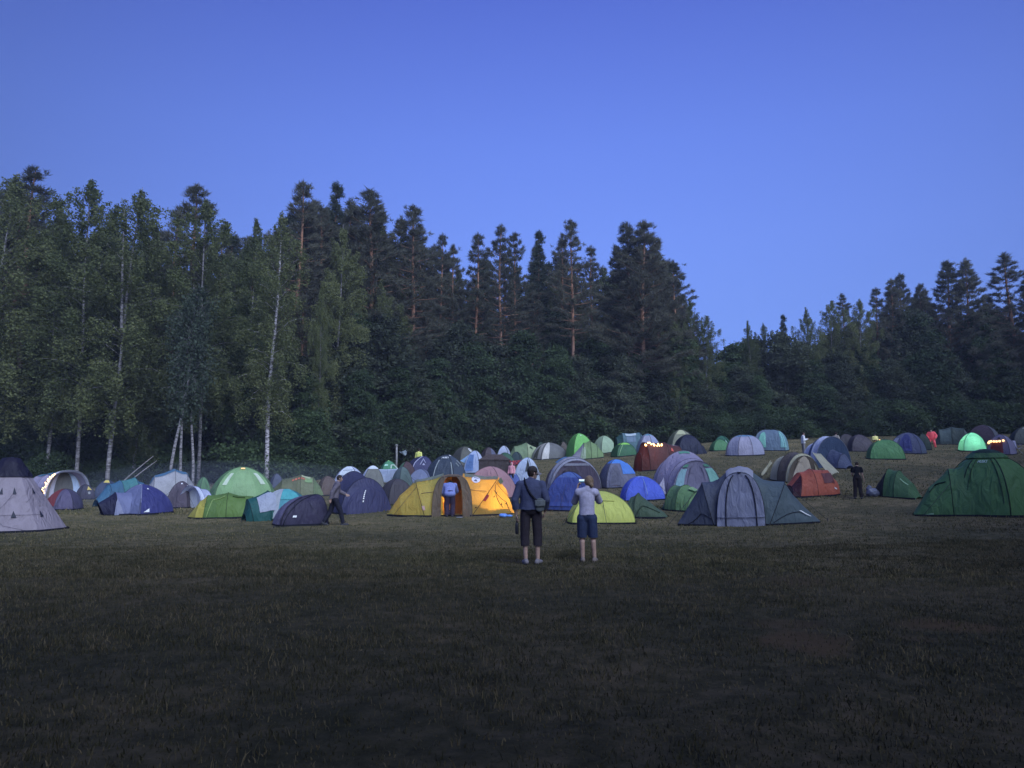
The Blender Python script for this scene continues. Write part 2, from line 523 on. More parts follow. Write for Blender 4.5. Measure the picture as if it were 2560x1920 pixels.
def trunk_path(H, g, wob=0.25, n=16, lean=0.0):
    t = np.linspace(0, 1, n)
    ph = g.random(4) * 6.28
    x = wob * (np.sin(3.1 * t + ph[0]) - math.sin(ph[0])) + 0.4 * wob * (np.sin(9 * t + ph[1]) - math.sin(ph[1])) + lean * t
    y = wob * (np.sin(2.7 * t + ph[2]) - math.sin(ph[2]))
    return np.stack([x, y, t * H], 1)

def path_at(path, t):
    f = t * (len(path) - 1); i = int(min(f, len(path) - 2)); return path[i] + (path[i + 1] - path[i]) * (f - i)

def birch_proto(seed, H=24.0, Rc=2.9, base=0.30, fork=False, leafn=38000, leaf=None, lsize=0.105, tr=0.125, bark=None):
    g = np.random.default_rng(seed)
    tb = MB()
    path = trunk_path(H, g, 0.35)
    tt = np.linspace(0, 1, len(path))
    tb.tube(path, tr * (1 - tt) ** 0.75 + 0.015, 8)
    stems = [(path, 1.0)]
    if fork:
        i0 = int(len(path) * 0.48)
        p0 = path[i0]
        t2 = np.linspace(0, 1, 9)
        f = np.stack([p0[0] + 1.3 * t2 ** 0.8 * (1 if seed % 2 else -1), p0[1] + 0.4 * t2, p0[2] + t2 * H * 0.42], 1)
        tb.tube(f, 0.10 * (1 - t2) ** 0.7 + 0.012, 7)
        stems.append((f, 0.55))
    pts = []
    nb = 74
    hl = []
    for k in range(nb):
        t = base + (0.985 - base) * ((k + g.random()) / nb)
        c = (t - base) / (1 - base)
        st = stems[1][0] if (fork and g.random() < 0.3 and t > 0.5) else path
        p0 = path_at(st, t if st is path else min(0.98, max(0.05, (t - 0.48) / 0.5)))
        az = k * 2.399 + g.random() * 0.7
        L = Rc * (0.10 + 0.95 * math.sin(math.pi * (0.16 + 0.80 * c)) ** 0.75) * (0.6 + 0.65 * g.random())
        L *= min(1.0, max(0.16, (1.0 - c) * 3.4))
        s = np.linspace(0, 1, 7)
        out = L * s
        up = L * ((0.7 + 1.1 * c) * s - (0.95 - 0.5 * c) * s ** 2)
        br = np.stack([p0[0] + np.cos(az) * out, p0[1] + np.sin(az) * out, p0[2] + up], 1)
        br[1:] += g.standard_normal((6, 3)) * 0.07
        tb.tube(br, np.linspace(0.035, 0.008, 7) * (1.25 - t), 4)
        ntw = int(5 + 13 * L / Rc)
        for _ in range(ntw):
            q = 0.12 + 0.88 * g.random() ** 0.75
            hl.append((path_at(br, q), (0.45 + 1.7 * g.random()) * (1.15 - 0.75 * c), 0.10 + 0.10 * (1 - c)))
    tot = sum(h + 0.35 for _, h, _ in hl)
    for b0, hang, sp_ in hl:
        m = max(3, int(leafn * (hang + 0.35) / tot * (0.3 + 1.4 * g.random())))
        z = g.random(m)
        pts.append(b0 + np.stack([g.standard_normal(m) * sp_, g.standard_normal(m) * sp_, 0.18 - z * (hang + 0.2)], 1))
    # a few light sprays up the leader
    P = np.concatenate(pts)
    V, Fq = leaf_faces(P, lsize, g)
    tm = mesh_from('birch_trunk', np.concatenate(tb.v), tb.f, [bark or BARK_BIRCH])
    cm = mesh_from('birch_crown', V, Fq, [leaf or L_BIRCH], smooth=False)
    return tm, cm, H

def pine_proto(seed, H=27.0, Rc=3.4, base=0.42, dead=True, upturn=0.5, droop=0.0, taper=0.88, leaf=None, whorl=0.92, K=18, nl=0.38):
    g = np.random.default_rng(seed)
    tb = MB()
    path = trunk_path(H, g, 0.22)
    tt = np.linspace(0, 1, len(path))
    tb.tube(path, 0.23 * (1 - tt) ** 0.7 + 0.02, 8)
    C, D = [], []
    z = base * H
    while z < H * 0.995:
        c = (z / H - base) / (1 - base)
        prof = ((1 - c) ** taper) * (0.75 + 0.35 * min(1, c / 0.25))
        nb = int(g.integers(4, 7)) if c < 0.9 else 4
        a0 = g.random() * 6.28
        for k in range(nb):
            if g.random() < 0.12: continue
            az = a0 + k * 6.283 / nb + g.random() * 0.5
            L = max(0.25, Rc * prof * (0.42 + 0.85 * g.random()))
            s = np.linspace(0, 1, 6)
            el = (0.10 + 0.75 * c) * upturn
            up = L * (el * s + upturn * 0.35 * s ** 2 * (0.3 + c) - droop * s * (1 - 0.45 * s))
            p0 = path_at(path, z / H)
            br = np.stack([p0[0] + np.cos(az) * L * s, p0[1] + np.sin(az) * L * s, p0[2] + up + g.standard_normal() * 0.12], 1)
            tb.tube(br, np.linspace(0.05, 0.012, 6) * (1.2 - 0.8 * c), 4)
            nt_ = int(4 + L * 4.2)
            for _ in range(nt_):
                q = 0.30 + 0.70 * g.random() ** 0.6
                p = path_at(br, q)
                sd = (1 - q) * 0.8 + 0.22
                off = np.array([-math.sin(az), math.cos(az), 0]) * g.standard_normal() * sd * 0.55
                p = p + off + np.array([0, 0, g.standard_normal() * 0.08])
                C.append(p); D.append(np.array([math.cos(az), math.sin(az), 0.35 * (upturn > 0.2) - 0.4 * droop]) * 0.8 + off * 0.5)
        z += whorl * (0.75 + 0.5 * g.random()) * (1.0 if c < 0.75 else 0.7)
    for k in range(5):   # leading shoot
        C.append(path[-1] + np.array([0, 0, -0.25 * k + 0.15])); D.append(np.array([0, 0, 1.0]))
    if dead:
        for k in range(14):
            t = base * (0.55 + 0.45 * g.random())
            az = g.random() * 6.28; L = 0.8 + 1.6 * g.random()
            s = np.linspace(0, 1, 4); p0 = path_at(path, t)
            br = np.stack([p0[0] + np.cos(az) * L * s, p0[1] + np.sin(az) * L * s, p0[2] - 0.25 * L * s ** 2 + 0.1 * g.standard_normal(4)], 1)
            tb.tube(br, np.linspace(0.03, 0.006, 4), 3)
    C = np.array(C); D = unit(np.array(D))
    V, T = needle_faces(C, D, K, nl, 0.030, g, 0.9, 0.35 if droop < 0.2 else -0.05)
    tm = mesh_from('pine_trunk', np.concatenate(tb.v), tb.f, [BARK_PINE])
    cm = mesh_from('pine_crown', V, T, [leaf or L_PINE], smooth=False)
    return tm, cm, H

def broad_proto(seed, H=12.0, Rc=2.7, low=0.06, nclump=70, per=330, lsize=0.17, leaf=None, tr=0.10):
    g = np.random.default_rng(seed)
    tb = MB()
    pts = []
    stems = 3
    for s_ in range(stems):
        a = g.random() * 6.28
        tip = np.array([math.cos(a) * Rc * 0.35, math.sin(a) * Rc * 0.35, H * (0.75 + 0.2 * g.random())])
        s = np.linspace(0, 1, 8)
        p = np.stack([tip[0] * s ** 1.3 + 0.1 * np.sin(5 * s + a), tip[1] * s ** 1.3 + 0.1 * np.cos(4 * s), tip[2] * s], 1)
        tb.tube(p, tr * (1 - s) ** 0.8 + 0.012, 6)
        for k in range(8):
            q = 0.25 + 0.7 * g.random(); p0 = path_at(p, q); az = g.random() * 6.28
            L = Rc * 0.55 * (1.1 - q)
            e = np.array([math.cos(az) * L, math.sin(az) * L, L * 0.6])
            tb.tube(np.stack([p0, p0 + e * 0.5 + [0, 0, 0.1], p0 + e]), [0.035, 0.022, 0.008], 4)
    lobes = [(np.array([g.normal() * Rc * 0.34 * (1.1 - z), g.normal() * Rc * 0.34 * (1.1 - z), H * z]), Rc * r) for z, r in ((0.22, 0.80), (0.34, 0.78), (0.48, 0.74), (0.58, 0.60), (0.70, 0.50), (0.80, 0.36), (0.90, 0.22))]
    tot = sum(r * r for _, r in lobes)
    for c, r in lobes:
        for _ in range(int(nclump * r * r / tot * 1.25) + 2):
            d = unit(g.standard_normal(3)); d[2] = d[2] * 0.85 + 0.1
            cc = c + d * r * (0.55 + 0.5 * g.random()) * np.array([1, 1, H * 0.16 / (Rc * 0.55)])
            if cc[2] < low * H: cc[2] = low * H + g.random() * 0.8
            m = int(per * (0.5 + g.random()))
            rad = 0.55 + 0.55 * g.random()
            q = g.standard_normal((m, 3)) * np.array([rad, rad, rad * 0.38]) * 0.62
            q[:, 2] -= 0.25 * (q[:, 0] ** 2 + q[:, 1] ** 2) / rad
            pts.append(cc + q)
    P = np.concatenate(pts)
    P[:, 2] = np.abs(P[:, 2]) + 0.03
    # the top of the tallest lobe defines the height
    P[:, 2] *= H / np.percentile(P[:, 2], 99.8)
    V, Fq = leaf_faces(P, lsize, g, flatness=0.3, elong=1.5)
    tm = mesh_from('broadleaf_trunk', np.concatenate(tb.v), tb.f, [BARK_GREY])
    cm = mesh_from('broadleaf_crown', V, Fq, [leaf or L_BROAD], smooth=False)
    return tm, cm, H

PROTO = {
    'birch': [birch_proto(1, Rc=3.2, base=0.22), birch_proto(2, Rc=3.4, base=0.26), birch_proto(4, Rc=2.6, base=0.14), birch_proto(6, Rc=3.1, base=0.24)],
    'forked': [birch_proto(3, Rc=3.1, base=0.24, fork=True), birch_proto(8, Rc=3.0, base=0.26, fork=True)],
    'palebirch': [birch_proto(9, Rc=2.7, base=0.24, leafn=26000, tr=0.18, bark=BARK_WHITE)],
    'aspen': [birch_proto(21, H=16, Rc=1.9, base=0.42, leafn=2300, leaf=L_ASPEN, lsize=0.16, tr=0.13), birch_proto(22, H=16, Rc=1.7, base=0.38, leafn=2000, leaf=L_ASPEN, lsize=0.16, tr=0.12)],
    'pine': [pine_proto(31, Rc=4.0), pine_proto(32, Rc=4.4, base=0.38), pine_proto(33, Rc=3.6, base=0.48), pine_proto(34, Rc=3.5, base=0.50, taper=0.75)],
    'bushypine': [pine_proto(35, H=24, Rc=4.8, base=0.22, taper=0.85, whorl=0.62, upturn=0.35), pine_proto(36, H=24, Rc=4.6, base=0.28, taper=0.9, whorl=0.6, upturn=0.55)],
    'spruce': [pine_proto(41, H=25, Rc=3.2, base=0.10, dead=False, upturn=0.25, droop=0.35, taper=0.85, leaf=L_SPRUCE, whorl=0.6, K=20)],
    'broad': [broad_proto(51), broad_proto(52, Rc=3.0, leaf=L_BROAD2), broad_proto(53, H=13, Rc=2.4, nclump=74), broad_proto(54, H=11, Rc=3.3, nclump=60, per=400, lsize=0.15, leaf=L_BROAD2)],
    'shrub': [broad_proto(61, H=4.5, Rc=2.4, nclump=34, per=260, lsize=0.14, low=0.02, tr=0.05), broad_proto(62, H=4.0, Rc=2.8, nclump=38, per=260, lsize=0.14, low=0.02, tr=0.05)],
}
NAMES = {'birch': ('birch_tree', 'birch'), 'palebirch': ('birch_tree', 'birch'), 'forked': ('birch_tree', 'birch'), 'aspen': ('aspen_tree', 'aspen'), 'pine': ('pine_tree', 'pine'), 'bushypine': ('pine_tree', 'pine'),
         'spruce': ('spruce_tree', 'spruce'), 'broad': ('broadleaf_tree', 'tree'), 'shrub': ('shrub', 'shrub')}
GROUPS = {'birch': 'birches along the forest edge', 'palebirch': 'birches along the forest edge', 'forked': 'birches along the forest edge', 'aspen': 'slender aspens at the forest edge', 'pine': 'pines rising over the forest',
          'bushypine': 'pines rising over the forest', 'spruce': 'spruces in the forest', 'broad': 'leafy trees of the forest edge', 'shrub': 'shrubs at the foot of the forest'}

EDGE_U = [-400, 0, 600, 900, 1200, 1600, 2000, 2600, 3000]
EDGE_D = [54, 56, 60, 66, 79, 83, 86, 88, 88]
def edge(u):
    return float(np.interp(u, EDGE_U, EDGE_D))

PROTO_ROOT = {}
def plant(kind, variant, x, y, height, label, group=None, width=1.0, spin=None, tilt=(0, 0)):
    tm, cm, H = PROTO[kind][variant % len(PROTO[kind])]
    nm, cat = NAMES[kind]
    root = bpy.data.objects.new(nm, None); COL.objects.link(root)
    root.empty_display_size = 0.5
    root.location = (float(x), float(y), float(gz(x, y)) - 0.1)
    s = height / H
    root.scale = (s * width, s * width, s)
    root.rotation_euler = (tilt[0], tilt[1], spin if spin is not None else random.random() * 6.28)
    tag(root, label, cat, group or GROUPS[kind])
    link('trunk', tm, root)
    link('crown', cm, root)
    return root

def plant_top(kind, variant, u, v, off, label, width=1.0, group=None, spin=None, tilt=(0, 0)):
    """A tree whose tip stands at picture position u, v and whose foot is `off` metres behind the forest edge."""
    d = edge(u) + off
    r = ray(u, v); k = d / r[1]
    x = r[0] * k; ztop = CAM_H + r[2] * k
    return plant(kind, variant, x, d, ztop - float(gz(x, d)) + 0.1, label, group, width, spin, tilt)

TREES = [
 # kind, variant, u, v, off, width, label
 ('birch', 0, 22, 425, 0, 1.05, 'tall birch at the far left edge with a white stem beside the frame'),
 ('pine', 2, 106, 428, 6, 1.0, 'pine with a knobbly dark tip standing behind the leftmost birch'),
 ('birch', 3, 165, 505, 2, 1.0, 'birch with a pale bent stem, second from the left edge'),
 ('birch', 1, 244, 462, 1, 1.0, 'tall slim birch with a grey stem just left of the brightest forked birch'),
 ('forked', 0, 318, 460, -1, 1.1, 'tall forked birch with a bright stem above the fairy lights'),
 ('birch', 2, 372, 545, 3, 0.9, 'smaller birch hanging right beside the tall forked birch'),
 ('pine', 0, 452, 540, 7, 0.8, 'dark low pine filling the gap behind the leaning birch'),
 ('pine', 3, 478, 470, 9, 0.9, 'dark flat-topped pine rising behind a birch at the left'),
 ('birch', 1, 532, 510, 1, 1.0, 'broad birch whose bright stem shows only near its tip'),
 ('birch', 3, 600, 600, 6, 0.9, 'dim birch in the dip of the tree line before the tall pines'),
 ('birch', 2, 640, 545, 5, 0.8, 'birch half hidden behind the pale weeping birch'),
 ('palebirch', 0, 694, 528, -4, 0.95, 'pale green weeping birch with a spotted white stem down to the big green tent'),
 ('pine', 0, 745, 462, 8, 0.85, 'tall straight pine with layered branches left of the twin tips'),
 ('pine', 2, 792, 520, 10, 0.9, 'dark pine between the layered pine and the spiky spruce'),
 ('spruce', 0, 836, 462, 10, 0.8, 'narrow spiky spruce behind the two-stemmed birch'),
 ('forked', 1, 838, 560, 0, 0.8, 'birch with two thin white upper stems beside the large bushy pine'),
 ('pine', 1, 884, 510, 9, 0.8, 'slim pine on the left shoulder of the large bushy pine'),
 ('bushypine', 1, 932, 476, 6, 0.95, 'large bushy pine with a bare orange stem above the grey tents'),
 ('pine', 1, 992, 545, 9, 0.7, 'short pine on the right shoulder of the large bushy pine'),
 ('pine', 3, 1046, 520, 4, 0.85, 'open-crowned pine with an orange stem above the brown emblem tent'),
 ('pine', 0, 1100, 592, 5, 0.6, 'small pine tip in the low stretch right of the open-crowned pine'),
 ('pine', 2, 1141, 618, 4, 0.7, 'low dark pine left of the three slim pines'),
 ('pine', 0, 1186, 590, 1, 0.75, 'first of the three slim pines with bare dark stems'),
 ('pine', 2, 1256, 565, 0, 0.7, 'tallest of the three slim pines, with a forked orange stem'),
 ('pine', 3, 1288, 590, 2, 0.6, 'pine tip touching the tallest of the three slim pines'),
 ('spruce', 0, 1346, 582, 3, 0.8, 'spruce with drooping branches between the slim pines and the tall orange pine'),
 ('pine', 1, 1396, 605, 4, 0.8, 'dark pine behind the left side of the tall orange-stemmed pine'),
 ('pine', 3, 1436, 555, -1, 0.72, 'tall pine with a long bare orange stem above the blue tents'),
 ('pine', 0, 1484, 622, 4, 0.7, 'small pine right of the tall orange-stemmed pine'),
 ('bushypine', 0, 1556, 560, 1, 0.85, 'left one of the two big merged bushy pines'),
 ('bushypine', 1, 1602, 566, 0, 0.95, 'right one of the two big merged bushy pines'),
 ('bushypine', 0, 1648, 610, 2, 0.75, 'pine sloping down on the right of the two merged pines'),
 ('pine', 1, 1694, 655, 2, 0.95, 'last pine of the big group, with one branch reaching right into the sky'),
 ('birch', 0, 1690, 800, -2, 0.8, 'small birch under the last pine of the big group'),
 ('birch', 3, 1722, 745, 0, 0.75, 'thin birch left of the gap in the tree line'),
 ('birch', 1, 1756, 790, -1, 0.8, 'birch closing the left side of the gap in the tree line'),
 ('broad', 0, 1802, 884, 3, 1.0, 'leafy tree filling the foot of the gap in the tree line'),
 ('broad', 2, 1830, 862, 2, 1.0, 'leafy tree on the right slope of the gap in the tree line'),
 ('birch', 2, 1866, 800, 1, 0.75, 'feathery birch just right of the gap in the tree line'),
 ('birch', 0, 1912, 806, 3, 0.7, 'birch with a blunt crown right of the feathery one'),
 ('spruce', 0, 1956, 790, 3, 0.8, 'small dark spruce among the birches right of the gap'),
 ('birch', 3, 2008, 768, 0, 0.75, 'birch with a short bright stem above the white dome tent'),
 ('birch', 1, 2062, 752, 2, 0.9, 'full birch above the blue white-arched tent'),
 ('pine', 2, 2098, 738, 4, 0.8, 'thin pine tip at the start of the rising right wood'),
 ('birch', 0, 2142, 745, 1, 0.9, 'tall birch above the lit lantern in the right wood'),
 ('pine', 0, 2184, 725, 4, 0.8, 'pine with a bent tip in the rising right wood'),
 ('bushypine', 1, 2228, 705, 3, 0.7, 'left one of a pair of dark pines in the right wood'),
 ('bushypine', 0, 2258, 688, 4, 0.7, 'right one of a pair of dark pines in the right wood'),
 ('bushypine', 1, 2352, 658, 3, 0.85, 'dark many-tipped pine over the grey tents at the right'),
 ('bushypine', 0, 2306, 712, 4, 0.8, 'dark low pine in the hollow of the right wood'),
 ('bushypine', 0, 2414, 654, 2, 0.8, 'dark pine with upturned arms over the glowing mint tent'),
 ('pine', 1, 2512, 640, 1, 1.1, 'loose-limbed pine standing clear at the far right'),
 ('bushypine', 1, 2568, 690, 0, 0.9, 'dark pine cut by the right edge of the frame'),
 ('bushypine', 0, 2466, 745, 3, 0.9, 'dark squat pine under the loose-limbed one'),
]
for kd, va, u, v, off, w, lb in TREES:
    plant_top(kd, va, u, v, off, lb, w * (1.5 if 'pine' in kd else 1.1), spin=(u * 0.37) % 6.28)
ASP = [(452, 705, -5, 'leftmost of three slender aspens behind the grey tunnel tent'), (478, 720, -4.5, 'middle of three slender aspens behind the grey tunnel tent'), (505, 760, -4, 'rightmost of three slender aspens behind the grey tunnel tent')]
for i, (u, v, off, lb) in enumerate(ASP):
    plant_top('aspen', i, u, v, off, lb, 0.9, spin=i * 2.0, tilt=(0, R(2.5 - i)))
plant_top('birch', 2, 806, 700, -3, 'thin grey-stemmed birch rising from the shrubs behind the white awnings', 0.5, spin=1.0)
plant_top('birch', 0, 1228, 930, -4, 'slim young birch leaning over the light blue tarp', 0.6, spin=2.0, tilt=(0, R(3)))

BROAD = [
 (60, 930, 1, 'left edge'), (140, 860, 4, 'leaning birch'), (225, 900, 2, 'white porch tent'), (330, 850, 4, 'dark domes'), (410, 880, 2, 'teal domes'), (545, 760, 3, 'white arch tent'), (600, 800, 1, 'big pale green tent'),
 (740, 860, 1, 'olive tent with red writing'), (775, 960, -2, 'large navy dome'), (860, 800, 1, 'white awnings'), (905, 930, -3, 'green dome with pale stripe'), (955, 820, 2, 'dark red flap'),
 (1000, 900, -3, 'violet tent'), (1050, 960, -5, 'charcoal family tent'), (1085, 860, -2, 'brown emblem tent'), (1140, 810, 0, 'light blue tarp'), (1185, 900, -3, 'brown shelter'), (1240, 840, -2, 'little white tent'),
 (1300, 850, -2, 'olive tunnel'), (1345, 960, -3, 'grey dome'), (1390, 870, -2, 'tall green dome'), (1440, 930, -2, 'striped tunnel'), (1480, 830, 0, 'pale grey dome'), (1540, 900, -2, 'lime-topped pyramid'),
 (1590, 850, 0, 'teal tent with a window'), (1640, 930, -2, 'string-lit brown tent'), (1700, 880, -1, 'black dome'), (1745, 930, -2, 'small green tents'), (1800, 930, 0, 'pale dome'), (1850, 880, 0, 'round blue dome'), (1900, 940, -2, 'person in white'), (1960, 870, 1, 'white-arched tent'),
 (2030, 880, -1, 'brown tents'), (2090, 900, 0, 'lit lantern'), (2160, 830, 1, 'green dome on the slope'), (2230, 900, -1, 'navy dome'), (2290, 830, 1, 'pink-jacketed person'), (2370, 870, 0, 'grey family tent'), (2440, 800, 1, 'maroon tent'), (2520, 850, 0, 'string-lit violet tent'), (2590, 800, 0, 'right edge'),
]
for i, (u, v, off, what) in enumerate(BROAD):
    look = ['round leafy tree', 'dark leafy tree', 'tall leafy tree', 'spreading leafy tree'][i % 4]
    plant_top('broad', i, u, v + [0, -35, 25, -15, 40][i % 5], off + (5 if u < 640 else 0), f'{look} of the forest edge straight behind the {what}', 1.0 + 0.25 * ((i * 7) % 5) / 4, spin=i * 1.3)

MID = [(715, 800), (768, 745), (905, 800), (965, 700), (1010, 790), (1072, 735), (1165, 830), (1215, 760), (1275, 800), (1330, 735), (1385, 790), (1455, 760), (1520, 800), (1580, 760), (1625, 800), (1670, 770), (1830, 870), (1885, 850), (1985, 840), (2085, 830), (2190, 800), (2275, 780), (2390, 770), (2480, 790)]
for i, (u, v) in enumerate(MID):
    kd = ('birch', 'bushypine', 'broad', 'birch')[i % 4] if u < 1760 else ('birch', 'broad')[i % 2]
    plant_top(kd, i, u, v, 2.5 + (i % 3), f'{["slender", "shaggy", "leafy", "drooping"][i % 4]} half-grown tree in the middle storey of the wood', 1.1 if kd != 'birch' else 0.95, 'half-grown trees in the middle storey', spin=i * 1.7)
# the depth of the wood: rows further back, each lower than the skyline in front of it
SKY_U = [-400, 0, 160, 310, 450, 560, 690, 830, 930, 1045, 1140, 1256, 1345, 1436, 1484, 1600, 1694, 1750, 1795, 1866, 2008, 2142, 2258, 2352, 2460, 2560, 3000]
SKY_V = [440, 430, 510, 475, 560, 560, 540, 480, 490, 535, 640, 600, 600, 590, 640, 575, 670, 790, 872, 815, 785, 760, 705, 670, 720, 690, 690]
g2 = np.random.default_rng(5)
for i in range(180):
    u = -330 + i * 18.2 + g2.normal() * 8
    off = 8 + 16 * g2.random()
    v = float(np.interp(u, SKY_U, SKY_V)) + (20 + 90 * g2.random() if 560 < u < 1720 else 30 + 130 * g2.random())
    kd = ['pine', 'spruce', 'birch', 'bushypine', 'spruce', 'pine'][int(g2.integers(0, 6))] if u > 560 else ['birch', 'spruce', 'birch', 'spruce', 'pine', 'birch'][int(g2.integers(0, 6))]
    plant_top(kd, int(g2.integers(0, 4)), u, v, off, 'dark tree deep in the wood behind the front row', 1.15, 'trees deep in the wood', spin=g2.random() * 6)
for i in range(64):
    u = -200 + i * 45 + g2.normal() * 12
    d = edge(u) + (3 + 4 * g2.random() if u < 640 else -3.5 + 4 * g2.random())
    p = on_ground(u, d)
    plant('shrub', i, p[0], p[1], (1.4 + 1.6 * g2.random() if u < 640 else 2.2 + 2.6 * g2.random()), 'low dark shrub at the foot of the forest', None, 1.0 + 0.5 * g2.random(), spin=g2.random() * 6)

# unseen conifers added behind and right of the camera to shade grass and wood
for i in range(44):
    if i < 22:
        x, y, h = -34 + i * 3.0 + g2.normal() * 0.8, -7 - 5 * (i % 2) + g2.normal(), 15 + 4 * g2.random() + max(0, (i - 9)) * 0.35
    else:
        k = i - 22
        y = -4 + k * 4.2; x, h = 14 + 0.80 * max(y, 12) + 4 * (k % 2) + g2.normal() * 0.6, 24 + 6 * g2.random()
    plant('spruce' if i % 3 else 'bushypine', i, x, y, h, 'unseen tall conifer added outside the view to cast shade', 'unseen trees added for shade', 1.25, spin=g2.random() * 6)
# ------------------------------------------------------------------ tents: tools
LIT = np.array([0.51, 0.51, 0.87])       # evening light falling on upright cloth
_fab = {}; _fabrgb = {}
def albedo(rgb):
    c = np.array(slin(rgb)) / LIT * 1.05
    c = c * 0.88 + c.mean() * 0.12
    return tuple(np.clip(c, 0.008, 0.80))

def fab(r, g, b, tr=0.22, sheen=0.0):
    """Tent cloth: slightly see-through nylon with creases; rgb is its look in the evening light."""
    key = (r, g, b, tr)
    if key in _fab: return _fab[key]
    m, n, bs = newmat('tent_cloth')
    rgb = albedo((r, g, b))
    tc = n.nodes.new('ShaderNodeTexCoord')
    t = n.nodes.new('ShaderNodeTexNoise'); t.inputs['Scale'].default_value = 1.7; t.inputs['Detail'].default_value = 5
    n.links.new(tc.outputs['Object'], t.inputs['Vector'])
    r_ = n.nodes.new('ShaderNodeMapRange'); r_.inputs['From Min'].default_value = .3; r_.inputs['From Max'].default_value = .7; r_.inputs['To Min'].default_value = .88; r_.inputs['To Max'].default_value = 1.10
    n.links.new(t.outputs['Fac'], r_.inputs['Value'])
    mx = n.nodes.new('ShaderNodeMix'); mx.data_type = 'RGBA'; mx.blend_type = 'MULTIPLY'; mx.inputs['Factor'].default_value = 1
    mx.inputs[6].default_value = rgb + (1,); n.links.new(r_.outputs[0], mx.inputs[7])
    w = n.nodes.new('ShaderNodeTexNoise'); w.inputs['Scale'].default_value = 2.6; w.inputs['Detail'].default_value = 7; w.inputs['Distortion'].default_value = 1.2
    mp = n.nodes.new('ShaderNodeMapping'); mp.inputs['Scale'].default_value = (1.6, 1.6, 0.6)
    n.links.new(tc.outputs['Object'], mp.inputs[0]); n.links.new(mp.outputs[0], w.inputs['Vector'])
    bp = n.nodes.new('ShaderNodeBump'); bp.inputs['Strength'].default_value = 0.85; bp.inputs['Distance'].default_value = 0.12
    n.links.new(w.outputs['Fac'], bp.inputs['Height'])
    bs.inputs['Roughness'].default_value = 0.55; bs.inputs['Specular IOR Level'].default_value = 0.25
    n.links.new(mx.outputs[2], bs.inputs['Base Color']); n.links.new(bp.outputs[0], bs.inputs['Normal'])
    if tr > 0:
        ts = n.nodes.new('ShaderNodeBsdfTranslucent'); n.links.new(mx.outputs[2], ts.inputs['Color'])
        ms = n.nodes.new('ShaderNodeMixShader'); ms.inputs[0].default_value = tr
        n.links.new(bs.outputs[0], ms.inputs[1]); n.links.new(ts.outputs[0], ms.inputs[2])
        n.links.new(ms.outputs[0], n.nodes['Material Output'].inputs['Surface'])
    _fab[key] = m; _fabrgb[m.name] = (r, g, b)
    return m

POLE = flat('dark_pole_sleeve', (0.018, 0.020, 0.035), 0.6, 0.3)
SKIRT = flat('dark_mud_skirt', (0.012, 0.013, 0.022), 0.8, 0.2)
LINE = flat('guy_rope', (0.05, 0.05, 0.06), 0.8, 0.2)
WHITE = flat('white_print', (0.80, 0.80, 0.78), 0.6, 0.2)
BULB = flat('warm_bulb', (0.9, 0.7, 0.4), 0.4, 0.3, emit=(1.0, 0.60, 0.22), estr=5.0)

def seam_of(mat):
    """Pole sleeve in a darker tone of the cloth it is sewn on."""
    c = _fabrgb.get(mat.name, (40, 42, 60))
    return fab(*(int(x * 0.62) for x in c), 0.0)

def grid_faces(na, nb):
    idx = np.arange(na * nb).reshape(na, nb)
    return np.stack([idx[:-1, :-1], idx[1:, :-1], idx[1:, 1:], idx[:-1, 1:]], -1).reshape(-1, 4)

